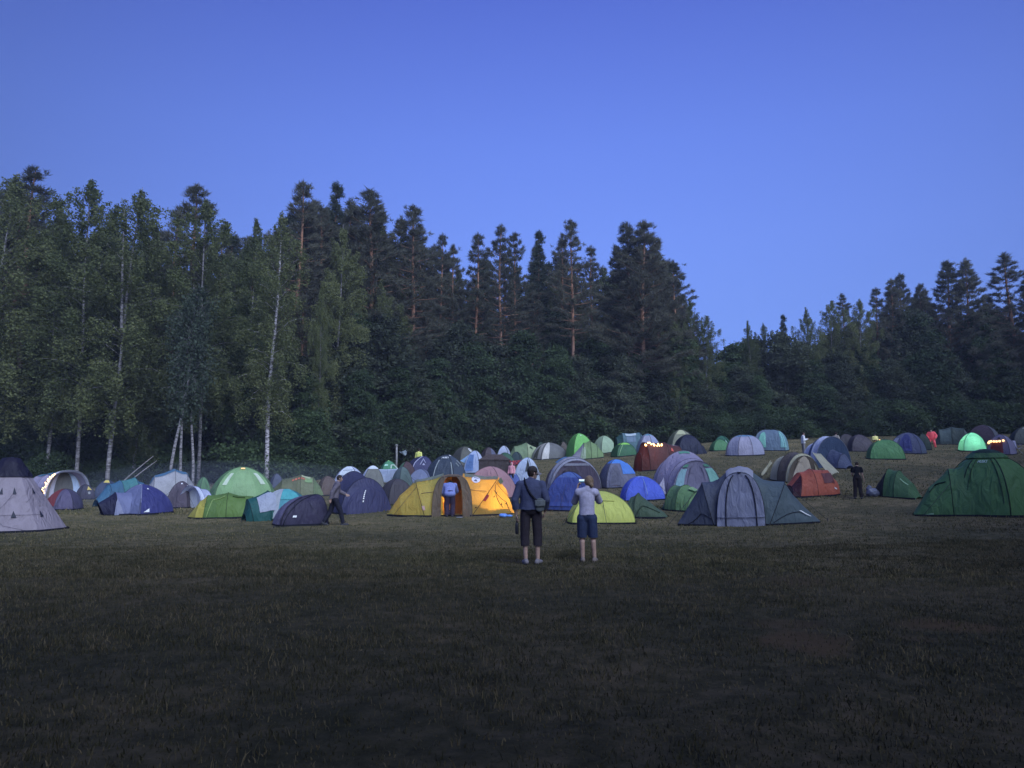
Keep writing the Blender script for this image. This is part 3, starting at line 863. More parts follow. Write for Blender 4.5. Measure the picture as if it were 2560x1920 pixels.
class Tent:
    def __init__(self, name, label, u, v=None, yaw=0, group=None, cat='tent', d=None):
        p = ground_hit(u, v) if d is None else on_ground(u, d)
        self.p = p
        az = math.atan2(p[0], p[1])
        self.rz = -az + R(yaw)
        self.sx = p[1] * math.cos(az) / F / math.cos(az) ** 0  # metres per picture pixel, sideways
        self.sz = p[1] / F
        self.root = bpy.data.objects.new(name, None); COL.objects.link(self.root)
        self.root.location = tuple(map(float, p)); self.root.rotation_euler = (0, 0, self.rz)
        self.root.empty_display_size = 0.5
        tag(self.root, label, cat, group)
        self.H = 1.0
        self.c, self.s = math.cos(self.rz), math.sin(self.rz)
    def drape(self, V):
        V = np.array(V, float).reshape(-1, 3)
        wx = self.p[0] + V[:, 0] * self.c - V[:, 1] * self.s
        wy = self.p[1] + V[:, 0] * self.s + V[:, 1] * self.c
        dz = gz(wx, wy) - self.p[2]
        V[:, 2] += dz * np.clip(1 - V[:, 2] / max(self.H, 0.3), 0.15, 1)
        return V
    def part(self, name, V, Fc, mats, mi=None, parent=None, smooth=True, drape=True):
        if drape: V = self.drape(V)
        me = mesh_from(name, V, Fc, mats if isinstance(mats, (list, tuple)) else [mats], mi, smooth)
        return link(name, me, parent or self.root)
    # ---- domed shell on crossing poles
    def dome(self, a, b, H, cols, n=4, off=(0, 0), rot=0, bulge=0.12, sag=0.06, e=1.14, e2=0.93, apex=(0, 0), cone=False, bands=(), poles=True, pr=None,
             name='flysheet', polemat=None, corners=None, skirt=True, lift=0.0):
        a *= self.sx; b *= self.sx; H *= self.sz
        self.H = max(self.H if self.H != 1.0 else 0, H)
        ox, oy = off[0] * self.sx, off[1] * self.sx
        ax_, ay_ = apex[0] * self.sx, apex[1] * self.sx
        if corners is None:
            if n == 4:
                corners = [(-a, -b), (a, -b), (a, b), (-a, b)]
            else:
                corners = []
                for k in range(n):
                    th = R(-90 - 180 / n + 360 / n * k)
                    corners.append((a * math.cos(th), b * math.sin(th)))
        else:
            corners = [(x * self.sx, y * self.sx) for x, y in corners]
        n = len(corners)
        gj = np.random.default_rng(abs(int(1000 * self.p[0] + 77 * self.p[1])) % 99991)
        if not cone:
            corners = [(x * (1 + gj.normal() * .035), y * (1 + gj.normal() * .05)) for x, y in corners]
            ax_ += gj.normal() * 0.05 * a; ay_ += gj.normal() * 0.05 * b
        f1, f2, f3 = gj.random(3) * 6.28
        C2 = np.array(corners); cr_, sr_ = math.cos(R(rot)), math.sin(R(rot))
        def S(tau, ph):
            tau = np.asarray(tau, float) % n; ph = np.asarray(ph, float)
            tau, ph = np.broadcast_arrays(tau, ph)
            k = np.floor(tau).astype(int) % n; f = tau - np.floor(tau)
            P = C2[k] * (1 - f)[..., None] + C2[(k + 1) % n] * f[..., None]
            P = P * (1 + bulge * 4 * f * (1 - f))[..., None]
            if cone:
                rr, z = 1 - 0.87 * ph, H * ph
            else:
                rr, z = np.cos(ph * math.pi / 2) ** e, H * np.sin(ph * math.pi / 2) ** e2
            rr = rr * (1 - sag * np.sin(math.pi * f) * np.sin(math.pi * np.clip(ph, 0, 1)))
            rr = rr * (1 + (0 if cone else 0.012) * (np.sin(9 * tau + f1 + 5 * ph) + 0.7 * np.sin(17 * tau + f2 - 7 * ph)) * np.sin(math.pi * np.clip(f, 0, 1)) * (1 - ph))
            x = P[..., 0] * rr + ax_ * (1 - rr); y = P[..., 1] * rr + ay_ * (1 - rr)
            return np.stack([ox + x * cr_ - y * sr_, oy + x * sr_ + y * cr_, z + lift - 0.02], -1)
        if not isinstance(cols, (list, tuple)): cols = [cols]
        mats = []; V = []; Fc = []; mi = []; base = 0
        def mid(m):
            if m not in mats: mats.append(m)
            return mats.index(m)
        na, nb = 9, 12
        for k in range(n):
            T, P = np.meshgrid(k + np.linspace(0, 0.9999, na), np.linspace(0, 1, nb), indexing='ij')
            V.append(S(T, P).reshape(-1, 3))
            q = grid_faces(na, nb)
            Fc.append(q + base); base += na * nb
            m0 = mid(cols[k % len(cols)])
            ids = np.full((na - 1, nb - 1), m0)
            for lo, hi, mt in bands:
                pm = (np.linspace(0, 1, nb)[:-1] + np.linspace(0, 1, nb)[1:]) / 2
                ids[:, (pm >= lo) & (pm < hi)] = mid(mt)
            mi.append(ids.reshape(-1))
        o = self.part(name, np.concatenate(V), np.concatenate(Fc), mats, np.concatenate(mi))
        self.shell = o
        pr = pr or max(0.012, 0.75 * self.sx)
        if poles:
            for k in range(n):
                if poles is not True and k not in poles: continue
                path = S(np.full(14, float(k)), np.linspace(0.0, 1, 14))
                Vp, Fp = tube(path, pr, 5)
                self.part('pole', Vp, Fp, polemat or seam_of(cols[0]))
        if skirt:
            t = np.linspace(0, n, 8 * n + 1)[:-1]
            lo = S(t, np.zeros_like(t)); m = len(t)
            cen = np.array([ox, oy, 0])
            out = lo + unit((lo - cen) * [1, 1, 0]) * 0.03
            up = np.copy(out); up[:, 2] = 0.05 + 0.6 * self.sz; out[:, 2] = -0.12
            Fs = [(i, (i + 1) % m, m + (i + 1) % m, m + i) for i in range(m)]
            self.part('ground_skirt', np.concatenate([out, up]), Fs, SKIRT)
        return S
    # ---- tunnel shell: cloth stretched over hoops. hoop = (x, half width, height, lean of the top)
    def loft(self, hoops, cols, p=2.0, off=(0, 0), rot=0, sag=0.04, poles=True, pr=None, caps=(None, None), capbulge=0.0, name='flysheet', polemat=None, skirt=True, nsub=6, skip=()):
        hp = np.array([tuple(h) + (0,) * (4 - len(h)) for h in hoops], float)
        hp[:, 0] *= self.sx; hp[:, 1] *= self.sx; hp[:, 2] *= self.sz; hp[:, 3] *= self.sx
        ox, oy = off[0] * self.sx, off[1] * self.sx
        cr_, sr_ = math.cos(R(rot)), math.sin(R(rot))
        nh = len(hp)
        self.H = max(self.H if self.H != 1.0 else 0, hp[:, 2].max())
        def S(tau, t):
            tau = np.clip(np.asarray(tau, float), 0, nh - 1); t = np.asarray(t, float)
            tau, t = np.broadcast_arrays(tau, t)
            k = np.minimum(np.floor(tau).astype(int), nh - 2); f = tau - k
            g = hp[k] * (1 - f)[..., None] + hp[k + 1] * f[..., None]
            wob = 1 + 0.010 * (np.sin(5.3 * tau + 11 * t + hp[0, 1]) + np.sin(9.7 * tau - 7 * t)) * np.sin(math.pi * f)
            sg = 1 - (np.asarray(sag)[k] if isinstance(sag, (list, tuple)) else sag) * np.sin(math.pi * f)
            ph = math.pi * np.clip(t, 0, 1)
            co, si = np.cos(ph), np.sin(ph)
            y = -g[..., 1] * np.sign(co) * np.abs(co) ** (2 / p) * (1 - (1 - sg) * np.sin(ph))
            zf = np.abs(si) ** (2 / p)
            z = g[..., 2] * zf * sg * wob
            x = g[..., 0] + g[..., 3] * zf
            return np.stack([ox + x * cr_ - y * sr_, oy + x * sr_ + y * cr_, z - 0.02], -1)
        if not isinstance(cols, (list, tuple)): cols = [cols] * (nh - 1)
        mats = []; V = []; Fc = []; mi = []; base = 0
        nt_ = 19
        for k in range(nh - 1):
            if k in skip: continue
            T, P = np.meshgrid(k + np.linspace(0, 1, nsub), np.linspace(0, 1, nt_), indexing='ij')
            V.append(S(T, P).reshape(-1, 3)); Fc.append(grid_faces(nsub, nt_) + base); base += nsub * nt_
            c = cols[k % len(cols)]
            if c not in mats: mats.append(c)
            mi.append(np.full((nsub - 1) * (nt_ - 1), mats.index(c)))
        o = self.part(name, np.concatenate(V), np.concatenate(Fc), mats, np.concatenate(mi))
        self.shell = o
        pr = pr or max(0.012, 0.75 * self.sx)
        for k in range(nh):
            if not poles or (poles is not True and k not in poles): continue
            path = S(np.full(19, float(k)), np.linspace(0, 1, 19))
            Vp, Fp = tube(path, pr, 5); self.part('pole', Vp, Fp, polemat or seam_of(cols[min(k, nh - 2) % len(cols)]))
        for end, cm in zip((0, nh - 1), caps):
            if cm is None: continue
            sgn = -1 if end == 0 else 1
            Sc = self.face_fn(S, end, sgn * capbulge * self.sx, rot)
            A, B = np.meshgrid(np.linspace(0, 1, 9), np.linspace(0, 1, 9), indexing='ij')
            self.part('end_panel', Sc(A, B).reshape(-1, 3), grid_faces(9, 9), cm)
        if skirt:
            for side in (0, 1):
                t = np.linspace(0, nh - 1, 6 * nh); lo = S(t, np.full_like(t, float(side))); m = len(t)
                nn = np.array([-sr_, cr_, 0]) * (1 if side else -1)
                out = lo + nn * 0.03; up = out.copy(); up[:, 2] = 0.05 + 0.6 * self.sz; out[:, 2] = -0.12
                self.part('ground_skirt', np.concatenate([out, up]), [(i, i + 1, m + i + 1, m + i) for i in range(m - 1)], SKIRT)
        return S
    def face_fn(self, S, tau, bulge=0.0, rot=0):
        """The upright surface that fills hoop `tau`: a across, b up."""
        ax = np.array([math.cos(R(rot)), math.sin(R(rot)), 0.0])
        def Sf(a, b):
            a, b = np.broadcast_arrays(np.asarray(a, float), np.asarray(b, float))
            L = S(np.full(a.shape, float(tau)), b * 0.5); Q = S(np.full(a.shape, float(tau)), 1 - b * 0.5)
            P = L * (1 - a)[..., None] + Q * a[..., None]
            return P + ax * (bulge * np.sin(math.pi * np.clip(a, 0, 1)) * np.cos(b * math.pi / 2))[..., None]
        return Sf
    def nrm(self, S, a, b):
        e = 1e-3
        n = np.cross(S(a + e, b) - S(a - e, b), S(a, b + e) - S(a, b - e))
        n = unit(n)
        P = S(a, b)
        d = P - np.array([0, 0, 0.3 * self.H])
        sg = np.sign((n * d).sum(-1, keepdims=True)); sg[sg == 0] = 1
        return n * sg
    def patch(self, S, a0, a1, b0, b1, mat, name='door', shape='rect', off=0.025, na=9, nb=9, parent=None, front=False, slant=0.0):
        if shape == 'disc':
            rr, th = np.meshgrid(np.linspace(0, 1, 5), np.linspace(0, 2 * math.pi, 21), indexing='ij')
            A = (a0 + a1) / 2 + (a1 - a0) / 2 * rr * np.cos(th); B = (b0 + b1) / 2 + (b1 - b0) / 2 * rr * np.sin(th)
            na, nb = 5, 21
        else:
            I, J = np.meshgrid(np.linspace(0, 1, na), np.linspace(0, 1, nb), indexing='ij')
            if shape == 'arch': top = np.maximum(0.0, 1 - np.abs(2 * I - 1) ** 2.6) ** 0.5
            elif shape == 'tri': top = 1 - np.abs(2 * I - 1)
            elif shape == 'half': top = I
            else: top = np.ones_like(I)
            B = b0 + (b1 - b0) * J * top
            A = a0 + (a1 - a0) * I + slant * J
        P = S(A, B)
        n = self.nrm(S, A, B)
        if front: n = np.broadcast_to(np.array([0, -1.0, 0]), n.shape)
        P = P + n * off
        return self.part(name, P.reshape(-1, 3), grid_faces(na, nb), mat, parent=parent, drape=True)
    def stroke(self, S, pts, r, mat=None, name='seam', off=0.015, parent=None, per=8, drape=True):
        pts = np.asarray(pts, float); Q = []
        for i in range(len(pts) - 1):
            f = np.linspace(0, 1, per, endpoint=(i == len(pts) - 2))[:, None]
            Q.append(pts[i] * (1 - f) + pts[i + 1] * f)
        Q = np.concatenate(Q)
        P = S(Q[:, 0], Q[:, 1]) + self.nrm(S, Q[:, 0], Q[:, 1]) * off
        V, Fc = tube(P, r, 5)
        return self.part(name, V, Fc, mat or LINE, parent=parent)
    def guys(self, S, pts, reach=0.75):
        """Guy ropes from points of the cloth down to pegs in the grass."""
        for a, b in pts:
            P0 = S(np.array([float(a)]), np.array([float(b)]))[0]
            out = unit(P0 * [1, 1, 0]) * (P0[2] * reach + 0.25)
            P1 = P0 + out; P1[2] = 0.0
            P1 = self.drape(P1[None])[0]; P1[2] = P1[2] * 1.0
            self.guy(P0, P1, 0.007)
            V, Fc = tube(np.array([P1 + [0, 0, -.05], P1 + [0, 0, .07]]), 0.010, 5); self.part('peg', V, Fc, POLE)
    def guy(self, P0, P1, r=0.008):
        V, Fc = tube(np.linspace(P0, P1, 3), r, 4)
        return self.part('guy_line', V, Fc, LINE)
    def text(self, S, s, a0, a1, b0, b1, mat, off=0.03, vertical=False, shear=0.0, flip=False, name='lettering'):
        cu = bpy.data.curves.new('lettering', 'FONT'); cu.body = s; cu.resolution_u = 3
        cu.offset = 0.02
        o = bpy.data.objects.new('lettering_tmp', cu); COL.objects.link(o)
        dg = bpy.context.evaluated_depsgraph_get()
        me = bpy.data.meshes.new_from_object(o.evaluated_get(dg))
        bpy.data.objects.remove(o); bpy.data.curves.remove(cu)
        n = len(me.vertices); V = np.zeros(n * 3, np.float32); me.vertices.foreach_get('co', V); V = V.reshape(-1, 3)
        lo, hi = V.min(0), V.max(0); q = (V - lo) / np.maximum(hi - lo, 1e-6)
        x, y = q[:, 0] + shear * q[:, 1], q[:, 1]
        if vertical: x, y = 1 - y, x
        if flip: x = 1 - x
        A = a0 + (a1 - a0) * x; B = b0 + (b1 - b0) * y
        P = self.drape(S(A, B) + self.nrm(S, A, B) * off)
        me.vertices.foreach_set('co', P.astype(np.float32).ravel())
        me.materials.clear(); me.materials.append(mat); me.update()
        return link(name, me, self.root)
    def lamp(self, x, y, z, watts, color=(1.0, 0.62, 0.22), r=0.08):
        """A glowing lantern inside the tent, its light with it."""
        P = self.drape(np.array([[x * self.sx, y * self.sx, z * self.sz]]))[0]
        mb = MB(); mb.ball(P, r); 
        em = flat('lantern_glow', (0.9, 0.8, 0.6), 0.5, 0.2, emit=color, estr=8.0)
        o = mb.build('lantern', em, self.root)
        ld = bpy.data.lights.new('lantern_light', 'POINT'); ld.energy = watts; ld.color = color; ld.shadow_soft_size = r * 1.2
        lo = bpy.data.objects.new('lantern_light', ld); COL.objects.link(lo); lo.parent = o; lo.location = tuple(P + np.array([0, 0, 0.0]))
        o.visible_shadow = True
        return o

def lights_on(t, S, pts, r, n, name='string_lights', cat=None, sagz=0.0, off=0.06):
    """A cord of little warm bulbs along a path over the cloth; one thing of its own."""
    pts = np.asarray(pts, float)
    f = np.linspace(0, len(pts) - 1, n); k = np.minimum(f.astype(int), len(pts) - 2); q = f - k
    Q = pts[k] * (1 - q)[:, None] + pts[k + 1] * q[:, None]
    P = S(Q[:, 0], Q[:, 1]) + t.nrm(S, Q[:, 0], Q[:, 1]) * off
    P = t.drape(P)
    return P
# ------------------------------------------------------------------ tents: the camp, measured in pixels of the full-size picture
G_MAIN = 'tents of the camp'
def at_front(u, vf, back):
    """Distance of a tent's middle whose front edge is seen at row vf and lies `back` pixels (at that range) nearer."""
    y = ground_hit(u, vf)[1]
    return y + back * y / F

def hpx(t, u, vtop):
    """Height in picture pixels so that the tent's top reaches row vtop."""
    r = ray(u, vtop); z = CAM_H + r[2] / r[1] * t.p[1]
    return (z - t.p[2]) / t.sz

def D(label, u0, u1, vt, vf, cols, yaw=12, k=0.8, name='dome_tent', uc=None, group=None, **kw):
    """A dome tent filling columns u0..u1 from row vt down to its front edge at row vf."""
    u = (u0 + u1) / 2 if uc is None else uc
    cy, sy = abs(math.cos(R(yaw))), abs(math.sin(R(yaw)))
    a = (u1 - u0) / 2 / (cy + k * sy); b = k * a
    d = at_front(u, vf, a * sy + b * cy)
    t = Tent(name, label, u, yaw=yaw, d=d, group=group)
    corr = t.p[1] / ground_hit(u, vf)[1]
    S = t.dome(a / corr ** 0, b, hpx(t, u, vt), cols, **kw)
    t.a, t.b = a, b
    if vf > 1230: t.guys(S, [(0.0, 0.42), (1.0, 0.42), (0.5, 0.5)][: 2 + (int(u) % 2)])
    return t, S

def L(label, u, vf, back, yaw=0, name='tunnel_tent', group=None):
    t = Tent(name, label, u, yaw=yaw, d=at_front(u, vf, back), group=group)
    return t

# --- tipi at the left edge
t = Tent('tipi_tent', 'pale canvas tipi with a dark blue cap at the left edge', 25, d=at_front(25, 1334, 95))
H = hpx(t, 25, 1146)
CANV = fab(114, 104, 142); NAVY = fab(22, 20, 48)
S = t.dome(160, 124, H, CANV, n=6, cone=True, bulge=0.05, sag=0.0, bands=[(0.0, 0.04, NAVY)], poles=False, skirt=True)
Vc = []
T_, P_ = np.meshgrid(np.linspace(0, 6, 37), np.linspace(0, 1, 6), indexing='ij')
pc = S(T_, 0.74 + 0.26 * np.minimum(P_ * 1.25, 1)); pc[..., :2] *= (1.06 * np.where(P_ > 0.9, 0.02, 1))[..., None]; pc[..., 2] += 0.03 + 0.03 * (P_ > 0.9)
t.part('smoke_cap', pc.reshape(-1, 3), grid_faces(37, 6), NAVY)
for tau, ph in ((0.30, .55), (0.66, .55), (1.36, .55), (1.92, .56), (0.62, .235), (1.25, .235), (0.05, .25)):
    t.patch(S, tau - 0.05, tau + 0.05, ph - 0.035, ph + 0.055, POLE, 'peg_tab', 'tri', na=3, nb=3, off=0.03)
for pts in ([(0.66, .55), (0.25, .25)], [(1.36, .55), (0.92, .40)], [(0.05, .23), (0.62, .235), (1.25, .235)], [(0.25, .25), (0.45, .10), (0.8, .03)]):
    t.stroke(S, pts, 0.004, fab(78, 72, 104, 0), 'tie_rope')

# --- big white porch tent behind the tipi
t = L('white tunnel tent with an open porch and blue roof behind the tipi', 150, 1250, 40, yaw=-62)
WHT = fab(150, 150, 205); LAV = fab(120, 112, 165)
S = t.loft([(-95, 44, 44), (-70, 56, 62), (-12, 60, 66), (36, 62, 71), (52, 62, 72)], [LAV, LAV, LAV, WHT], p=2.5)
t.patch(S, 0.2, 2.9, 0.36, 0.60, fab(55, 90, 135), 'roof_panel', na=16)
FF = t.face_fn(S, 2.55)
t.patch(FF, 0.02, 0.98, 0.0, 0.97, fab(118, 112, 140), 'inner_wall')
t.patch(FF, 0.30, 0.78, 0.0, 0.86, fab(78, 76, 92), 'door', off=0.05)
t.patch(FF, 0.76, 0.93, 0.0, 0.84, fab(135, 150, 215), 'curtain', off=0.08)
t.patch(FF, 0.20, 0.30, 0.0, 0.80, WHT, 'curtain', off=0.08)
def string_lights(t, S, pts, n, r, label, off=0.06, jitter=0.0, mat=None):
    P = lights_on(t, S, pts, r, n, off=off)
    gj = np.random.default_rng(len(label))
    root = bpy.data.objects.new('string_lights', None); COL.objects.link(root)
    root.location = t.root.location; root.rotation_euler = t.root.rotation_euler
    tag(root, label, 'string lights', 'warm string lights on tents')
    P = P + gj.normal(size=P.shape) * jitter
    V, Fc = tube(P, 0.006, 4); link('cord', mesh_from('cord', V, Fc, [LINE]), root)
    mb = MB(); mb.ball((0, 0, 0), r, seg=8, rings=6)
    me = mesh_from('bulb', np.concatenate(mb.v), mb.f, [mat or BULB])
    for p in P:
        link('bulb', me, root, p)
    return root
string_lights(t, S, [(3.4, .33), (3.2, .2), (3.0, .03)], 26, 0.035, 'warm fairy lights hanging down the white porch tent', jitter=0.035)

# --- small domes on the left
t, S = D('low dome tent, dark red at its left and violet grey at its front', 119, 216, 1221, 1277, [fab(72, 66, 112), fab(62, 58, 100), fab(72, 66, 112), fab(92, 38, 56)], yaw=-28)
t.patch(S, 0.0, 0.36, 0.0, 0.97, fab(92, 38, 56), 'side_panel')
t, S = D('dark dome tent with a yellow triangle print', 192, 241, 1210, 1250, fab(46, 42, 72), yaw=20)
YEL = fab(190, 150, 80)
t.patch(S, 0.45, 0.85, 0.42, 0.66, YEL, 'emblem', 'tri', na=5, nb=4)
t.patch(S, 0.5, 0.68, 0.22, 0.34, fab(120, 120, 150), 'vent', 'disc')
t, S = D('dark navy tent with a yellow roof patch', 236, 300, 1199, 1246, fab(42, 50, 92), yaw=-20)
t.patch(S, 0.3, 0.9, 0.62, 0.84, YEL, 'roof_patch', na=6, nb=5)
t = L('long teal blue tunnel tent behind the blue porch tent', 306, 1266, 34, yaw=26)
S = t.loft([(-66, 18, 18), (-42, 32, 54, 6), (-6, 36, 63), (34, 38, 70), (58, 34, 56)], [fab(44, 80, 130), fab(42, 76, 124), fab(50, 96, 124), fab(48, 88, 142)], p=2.0)
t.patch(S, 0.7, 1.5, 0.02, 0.24, fab(38, 66, 112), 'door', 'arch')

# --- blue tent with its porch open
t, S = D('blue grey dome tent with a navy front door and open left porch', 296, 440, 1209, 1289, [fab(84, 88, 148), fab(44, 46, 116), fab(84, 88, 150), fab(80, 84, 146)], yaw=-52, k=0.8, e=1.3, e2=0.95, uc=362)
t.patch(S, 0.55, 0.80, 0.80, 0.88, fab(130, 135, 185), 'vent', 'rect', na=5, nb=4)
t.patch(S, 1.08, 1.24, 0.06, 0.13, WHITE, 'emblem', 'half', na=4, nb=3)
t.patch(S, 1.30, 1.42, 0.60, 0.66, WHITE, 'emblem', 'tri', na=4, nb=3)
t.stroke(S, [(1.0, 0.0), (1.0, 0.9)], 0.014, fab(110, 112, 170), 'seam')
S2 = t.loft([(0, 44, 56), (72, 34, 54), (98, 14, 30, 14)], [fab(84, 88, 148), fab(26, 26, 62)], p=1.9, rot=248, poles=[1, 2], name='porch')
t.patch(S2, 0.78, 1.2, 0.985, 0.74, fab(100, 102, 156), 'inner_door', 'tri', off=0.03)

# --- grey tunnel with blue roof, brown dome, white arch
t = L('grey tunnel tent with a blue roof strip below the slender aspens', 428, 1243, 30, yaw=6)
GR = fab(124, 122, 158)
S = t.loft([(-64, 14, 12), (-46, 34, 52, 4), (8, 38, 69), (38, 36, 60), (62, 16, 22)], GR, p=2.3)
t.patch(S, 0.6, 3.2, 0.36, 0.58, fab(46, 82, 136), 'roof_panel', na=18)
t, S = D('brown violet dome tent with a small white print', 420, 490, 1202, 1272, fab(70, 62, 92), yaw=-24)
t.patch(S, 1.30, 1.40, 0.40, 0.62, WHITE, 'emblem', na=3, nb=5)
t.patch(S, 0.62, 0.80, 0.68, 0.74, WHITE, 'emblem', na=4, nb=3)
t = L('white lavender dome tent with a white arched flap', 502, 1272, 34, yaw=-140)
WA = fab(152, 156, 226)
S = t.loft([(-36, 26, 24), (-14, 38, 46), (16, 44, 54), (32, 45, 56)], [fab(140, 145, 215), fab(146, 150, 220), WA], p=2.0, polemat=fab(84, 88, 150, 0))
FC = t.face_fn(S, 1.8, 0, 0)
t.patch(FC, 0.02, 0.98, 0.0, 0.97, fab(156, 160, 228), 'door', off=0.02)

t, S = D('small green tent peeping over the white arched dome', 490, 528, 1192, 1240, fab(72, 104, 88), yaw=30)

# --- pale green family tent with two windows
t, S = D('large pale green dome tent with two white windows and an orange lamp', 534, 686, 1166, 1254, [fab(98, 128, 106), fab(82, 112, 92), fab(90, 120, 98), fab(74, 106, 84)], yaw=5, k=0.7, bulge=0.22)
PANE = fab(150, 160, 175)
t.patch(S, 0.10, 0.19, 0.30, 0.58, PANE, 'window', na=4, slant=0.05)
t.patch(S, 0.80, 0.90, 0.30, 0.58, PANE, 'window', na=4, slant=-0.04)
t.patch(S, 0.30, 0.68, 0.02, 0.66, fab(104, 132, 112), 'door', 'rect')
GLOW = flat('orange_lamp', (0.9, 0.6, 0.3), 0.5, 0.2, emit=(1.0, 0.42, 0.10), estr=1.6)
t.patch(S, 0.40, 0.58, 0.73, 0.77, GLOW, 'lamp', 'rect', na=6, nb=4, off=0.05)

# --- green and yellow tent in front
t = L('low green tent with a yellow left edge in front of the pale green family tent', 563, 1297, 45, yaw=-4)
GN = fab(74, 98, 58); YG = fab(140, 130, 62)
S = t.loft([(-86, 8, 6), (-66, 40, 42, 8), (-44, 46, 56, 4), (10, 50, 62), (66, 42, 52, 6), (86, 10, 8)], [YG, YG, GN, GN, GN], p=2.1, poles=[2, 3, 4])
t.patch(S, 1.9, 2.6, 0.02, 0.30, fab(66, 90, 54), 'door', 'arch')
t.stroke(S, [(2.1, 0.02), (2.3, 0.28), (2.9, 0.34)], 0.02, fab(110, 130, 90), 'seam')
t.stroke(S, [(3.2, 0.35), (3.7, 0.37)], 0.03, fab(50, 72, 42), 'vent')

# --- teal tent with silver panel
t, S = D('teal and silver tent with a dark teal pod toward the camera', 648, 784, 1221, 1303, [fab(60, 116, 158), fab(50, 104, 140), fab(52, 100, 136), fab(118, 122, 170)], yaw=-12, k=0.8)
t.patch(S, 0.02, 0.45, 0.05, 0.85, fab(126, 130, 172), 'silver_panel')
t.patch(S, 0.46, 1.0, 0.45, 0.86, fab(58, 134, 172), 'window_panel')
DT = fab(22, 66, 82)
S2 = t.loft([(0, 44, 66), (46, 42, 72), (86, 36, 52, 10), (102, 26, 18)], [DT, DT, DT], p=2.0, rot=208, poles=[1, 2], name='porch', skirt=False)
t.patch(S2, 0.7, 1.6, 0.60, 0.88, fab(124, 128, 178), 'silver_panel')

# --- olive tent with red writing
t = L('olive brown tent with red lettering behind the teal tent', 744, 1246, 40, yaw=0)
OL = fab(82, 84, 76)
S = t.loft([(-66, 18, 16), (-38, 44, 45), (8, 48, 57), (40, 44, 50), (66, 14, 16)], [OL, OL, fab(88, 92, 84), fab(92, 106, 92)], p=2.2, pr=0.012)
RED = fab(205, 82, 70)
for i in range(6):
    t.patch(S, 1.55 + i * 0.155, 1.66 + i * 0.155, 0.295, 0.335, RED, 'lettering', na=3, nb=3)
t.patch(S, 2.05, 2.75, 0.36, 0.44, fab(145, 150, 145), 'light_flap')
t.patch(S, 2.3, 2.9, 0.25, 0.36, fab(104, 128, 104), 'light_flap')
t, S = D('dim brown dome tent right of the tent with red lettering', 792, 848, 1189, 1240, fab(78, 64, 74), yaw=18)
t, S = D('dim blue dome tent right behind the pale green family tent', 672, 712, 1183, 1240, fab(62, 66, 104), yaw=18)

# --- navy violet tent in front of the walker
t, S = D('dark violet wedge tent with a lavender flap at its left, nearest on the left half', 688, 826, 1235, 1316, [fab(44, 40, 76), fab(40, 37, 72), fab(44, 40, 76), fab(80, 74, 122)], yaw=14, k=0.62, apex=(40, 0), e=0.95)
t.patch(S, 3.1, 3.95, 0.04, 0.74, fab(86, 80, 128), 'side_flap')
t.patch(S, 0.22, 0.30, 0.17, 0.21, WHITE, 'emblem', na=3, nb=3)
t.stroke(S, [(0.05, 0.02), (0.18, 0.6), (0.42, 0.93)], 0.016, POLE, 'seam')

# --- big navy tunnel
t = L('large dark navy tent with a vertical white print and arched front', 892, 1284, 60, yaw=-56)
NB = fab(46, 46, 88)
S = t.loft([(-62, 40, 42), (-14, 68, 100), (44, 72, 84, -4), (60, 66, 62, -8)], [NB, NB, fab(50, 50, 96)], p=1.9, caps=(None, fab(48, 48, 96)), capbulge=8, poles=[1, 2])
FC = t.face_fn(S, 3, 8 * t.sx)
for b0, b1 in ((0.40, 0.58), (0.60, 0.66), (0.68, 0.74), (0.76, 0.80)):
    pass
for b0, b1, w in ((0.30, 0.345, .012), (0.38, 0.42, .016), (0.435, 0.475, .016), (0.49, 0.53, .016), (0.545, 0.60, .017), (0.61, 0.68, .015)):
    t.patch(FC, 0.30 - w, 0.30 + w, b0, b1, WHITE, 'lettering', na=3, nb=3, off=0.05)

# --- white arches, flag tarp, brown pyramid
t, S = D('white roofed tent with a blue left side behind the large navy tent', 834, 914, 1165, 1226, [fab(118, 122, 178), fab(150, 155, 222), fab(120, 125, 190), fab(56, 74, 142)], yaw=-20)
t.patch(S, 0.1, 0.95, 0.42, 0.86, fab(160, 165, 228), 'white_flap')
t.stroke(S, [(0.2, 0.6), (0.9, 0.62)], 0.02, fab(60, 66, 120), 'seam')
t, S = D('tent with a white arched porch left of the hanging white tarp', 900, 962, 1164, 1228, [fab(88, 88, 104), fab(80, 82, 100)], yaw=10)
t.patch(S, 0.0, 1.0, 0.66, 0.97, fab(160, 165, 228), 'white_flap')
t.patch(S, 3.5, 4.0, 0.2, 0.9, fab(150, 156, 220), 'white_flap')
def sheet(name, label, cat, d, pts, mat, sag=0.15, thick=0.01, group=None):
    """A four-cornered cloth hung between picture points at distance d (each corner may give its own)."""
    P = []
    for q in pts:
        dd = q[2] if len(q) > 2 else d
        r = ray(q[0], q[1]); P.append(np.array([r[0], r[1], r[2]]) * dd / r[1] + np.array([0, 0, CAM_H]))
    P = np.array(P); c = P.mean(0)
    n = 11
    A, B = np.meshgrid(np.linspace(0, 1, n), np.linspace(0, 1, n), indexing='ij')
    Q = (P[0] * ((1 - A) * (1 - B))[..., None] + P[1] * (A * (1 - B))[..., None] + P[2] * (A * B)[..., None] + P[3] * ((1 - A) * B)[..., None])
    Q[..., 2] -= sag * np.sin(math.pi * A) * (0.4 + 0.6 * np.sin(math.pi * B))
    Q[..., 1] += 0.06 * np.sin(7 * A + 3 * B)
    me = mesh_from(name, Q.reshape(-1, 3) - c, grid_faces(n, n), [mat])
    o = link(name, me, None, c)
    tag(o, label, cat, group)
    md = o.modifiers.new('thick', 'SOLIDIFY'); md.thickness = thick
    return o
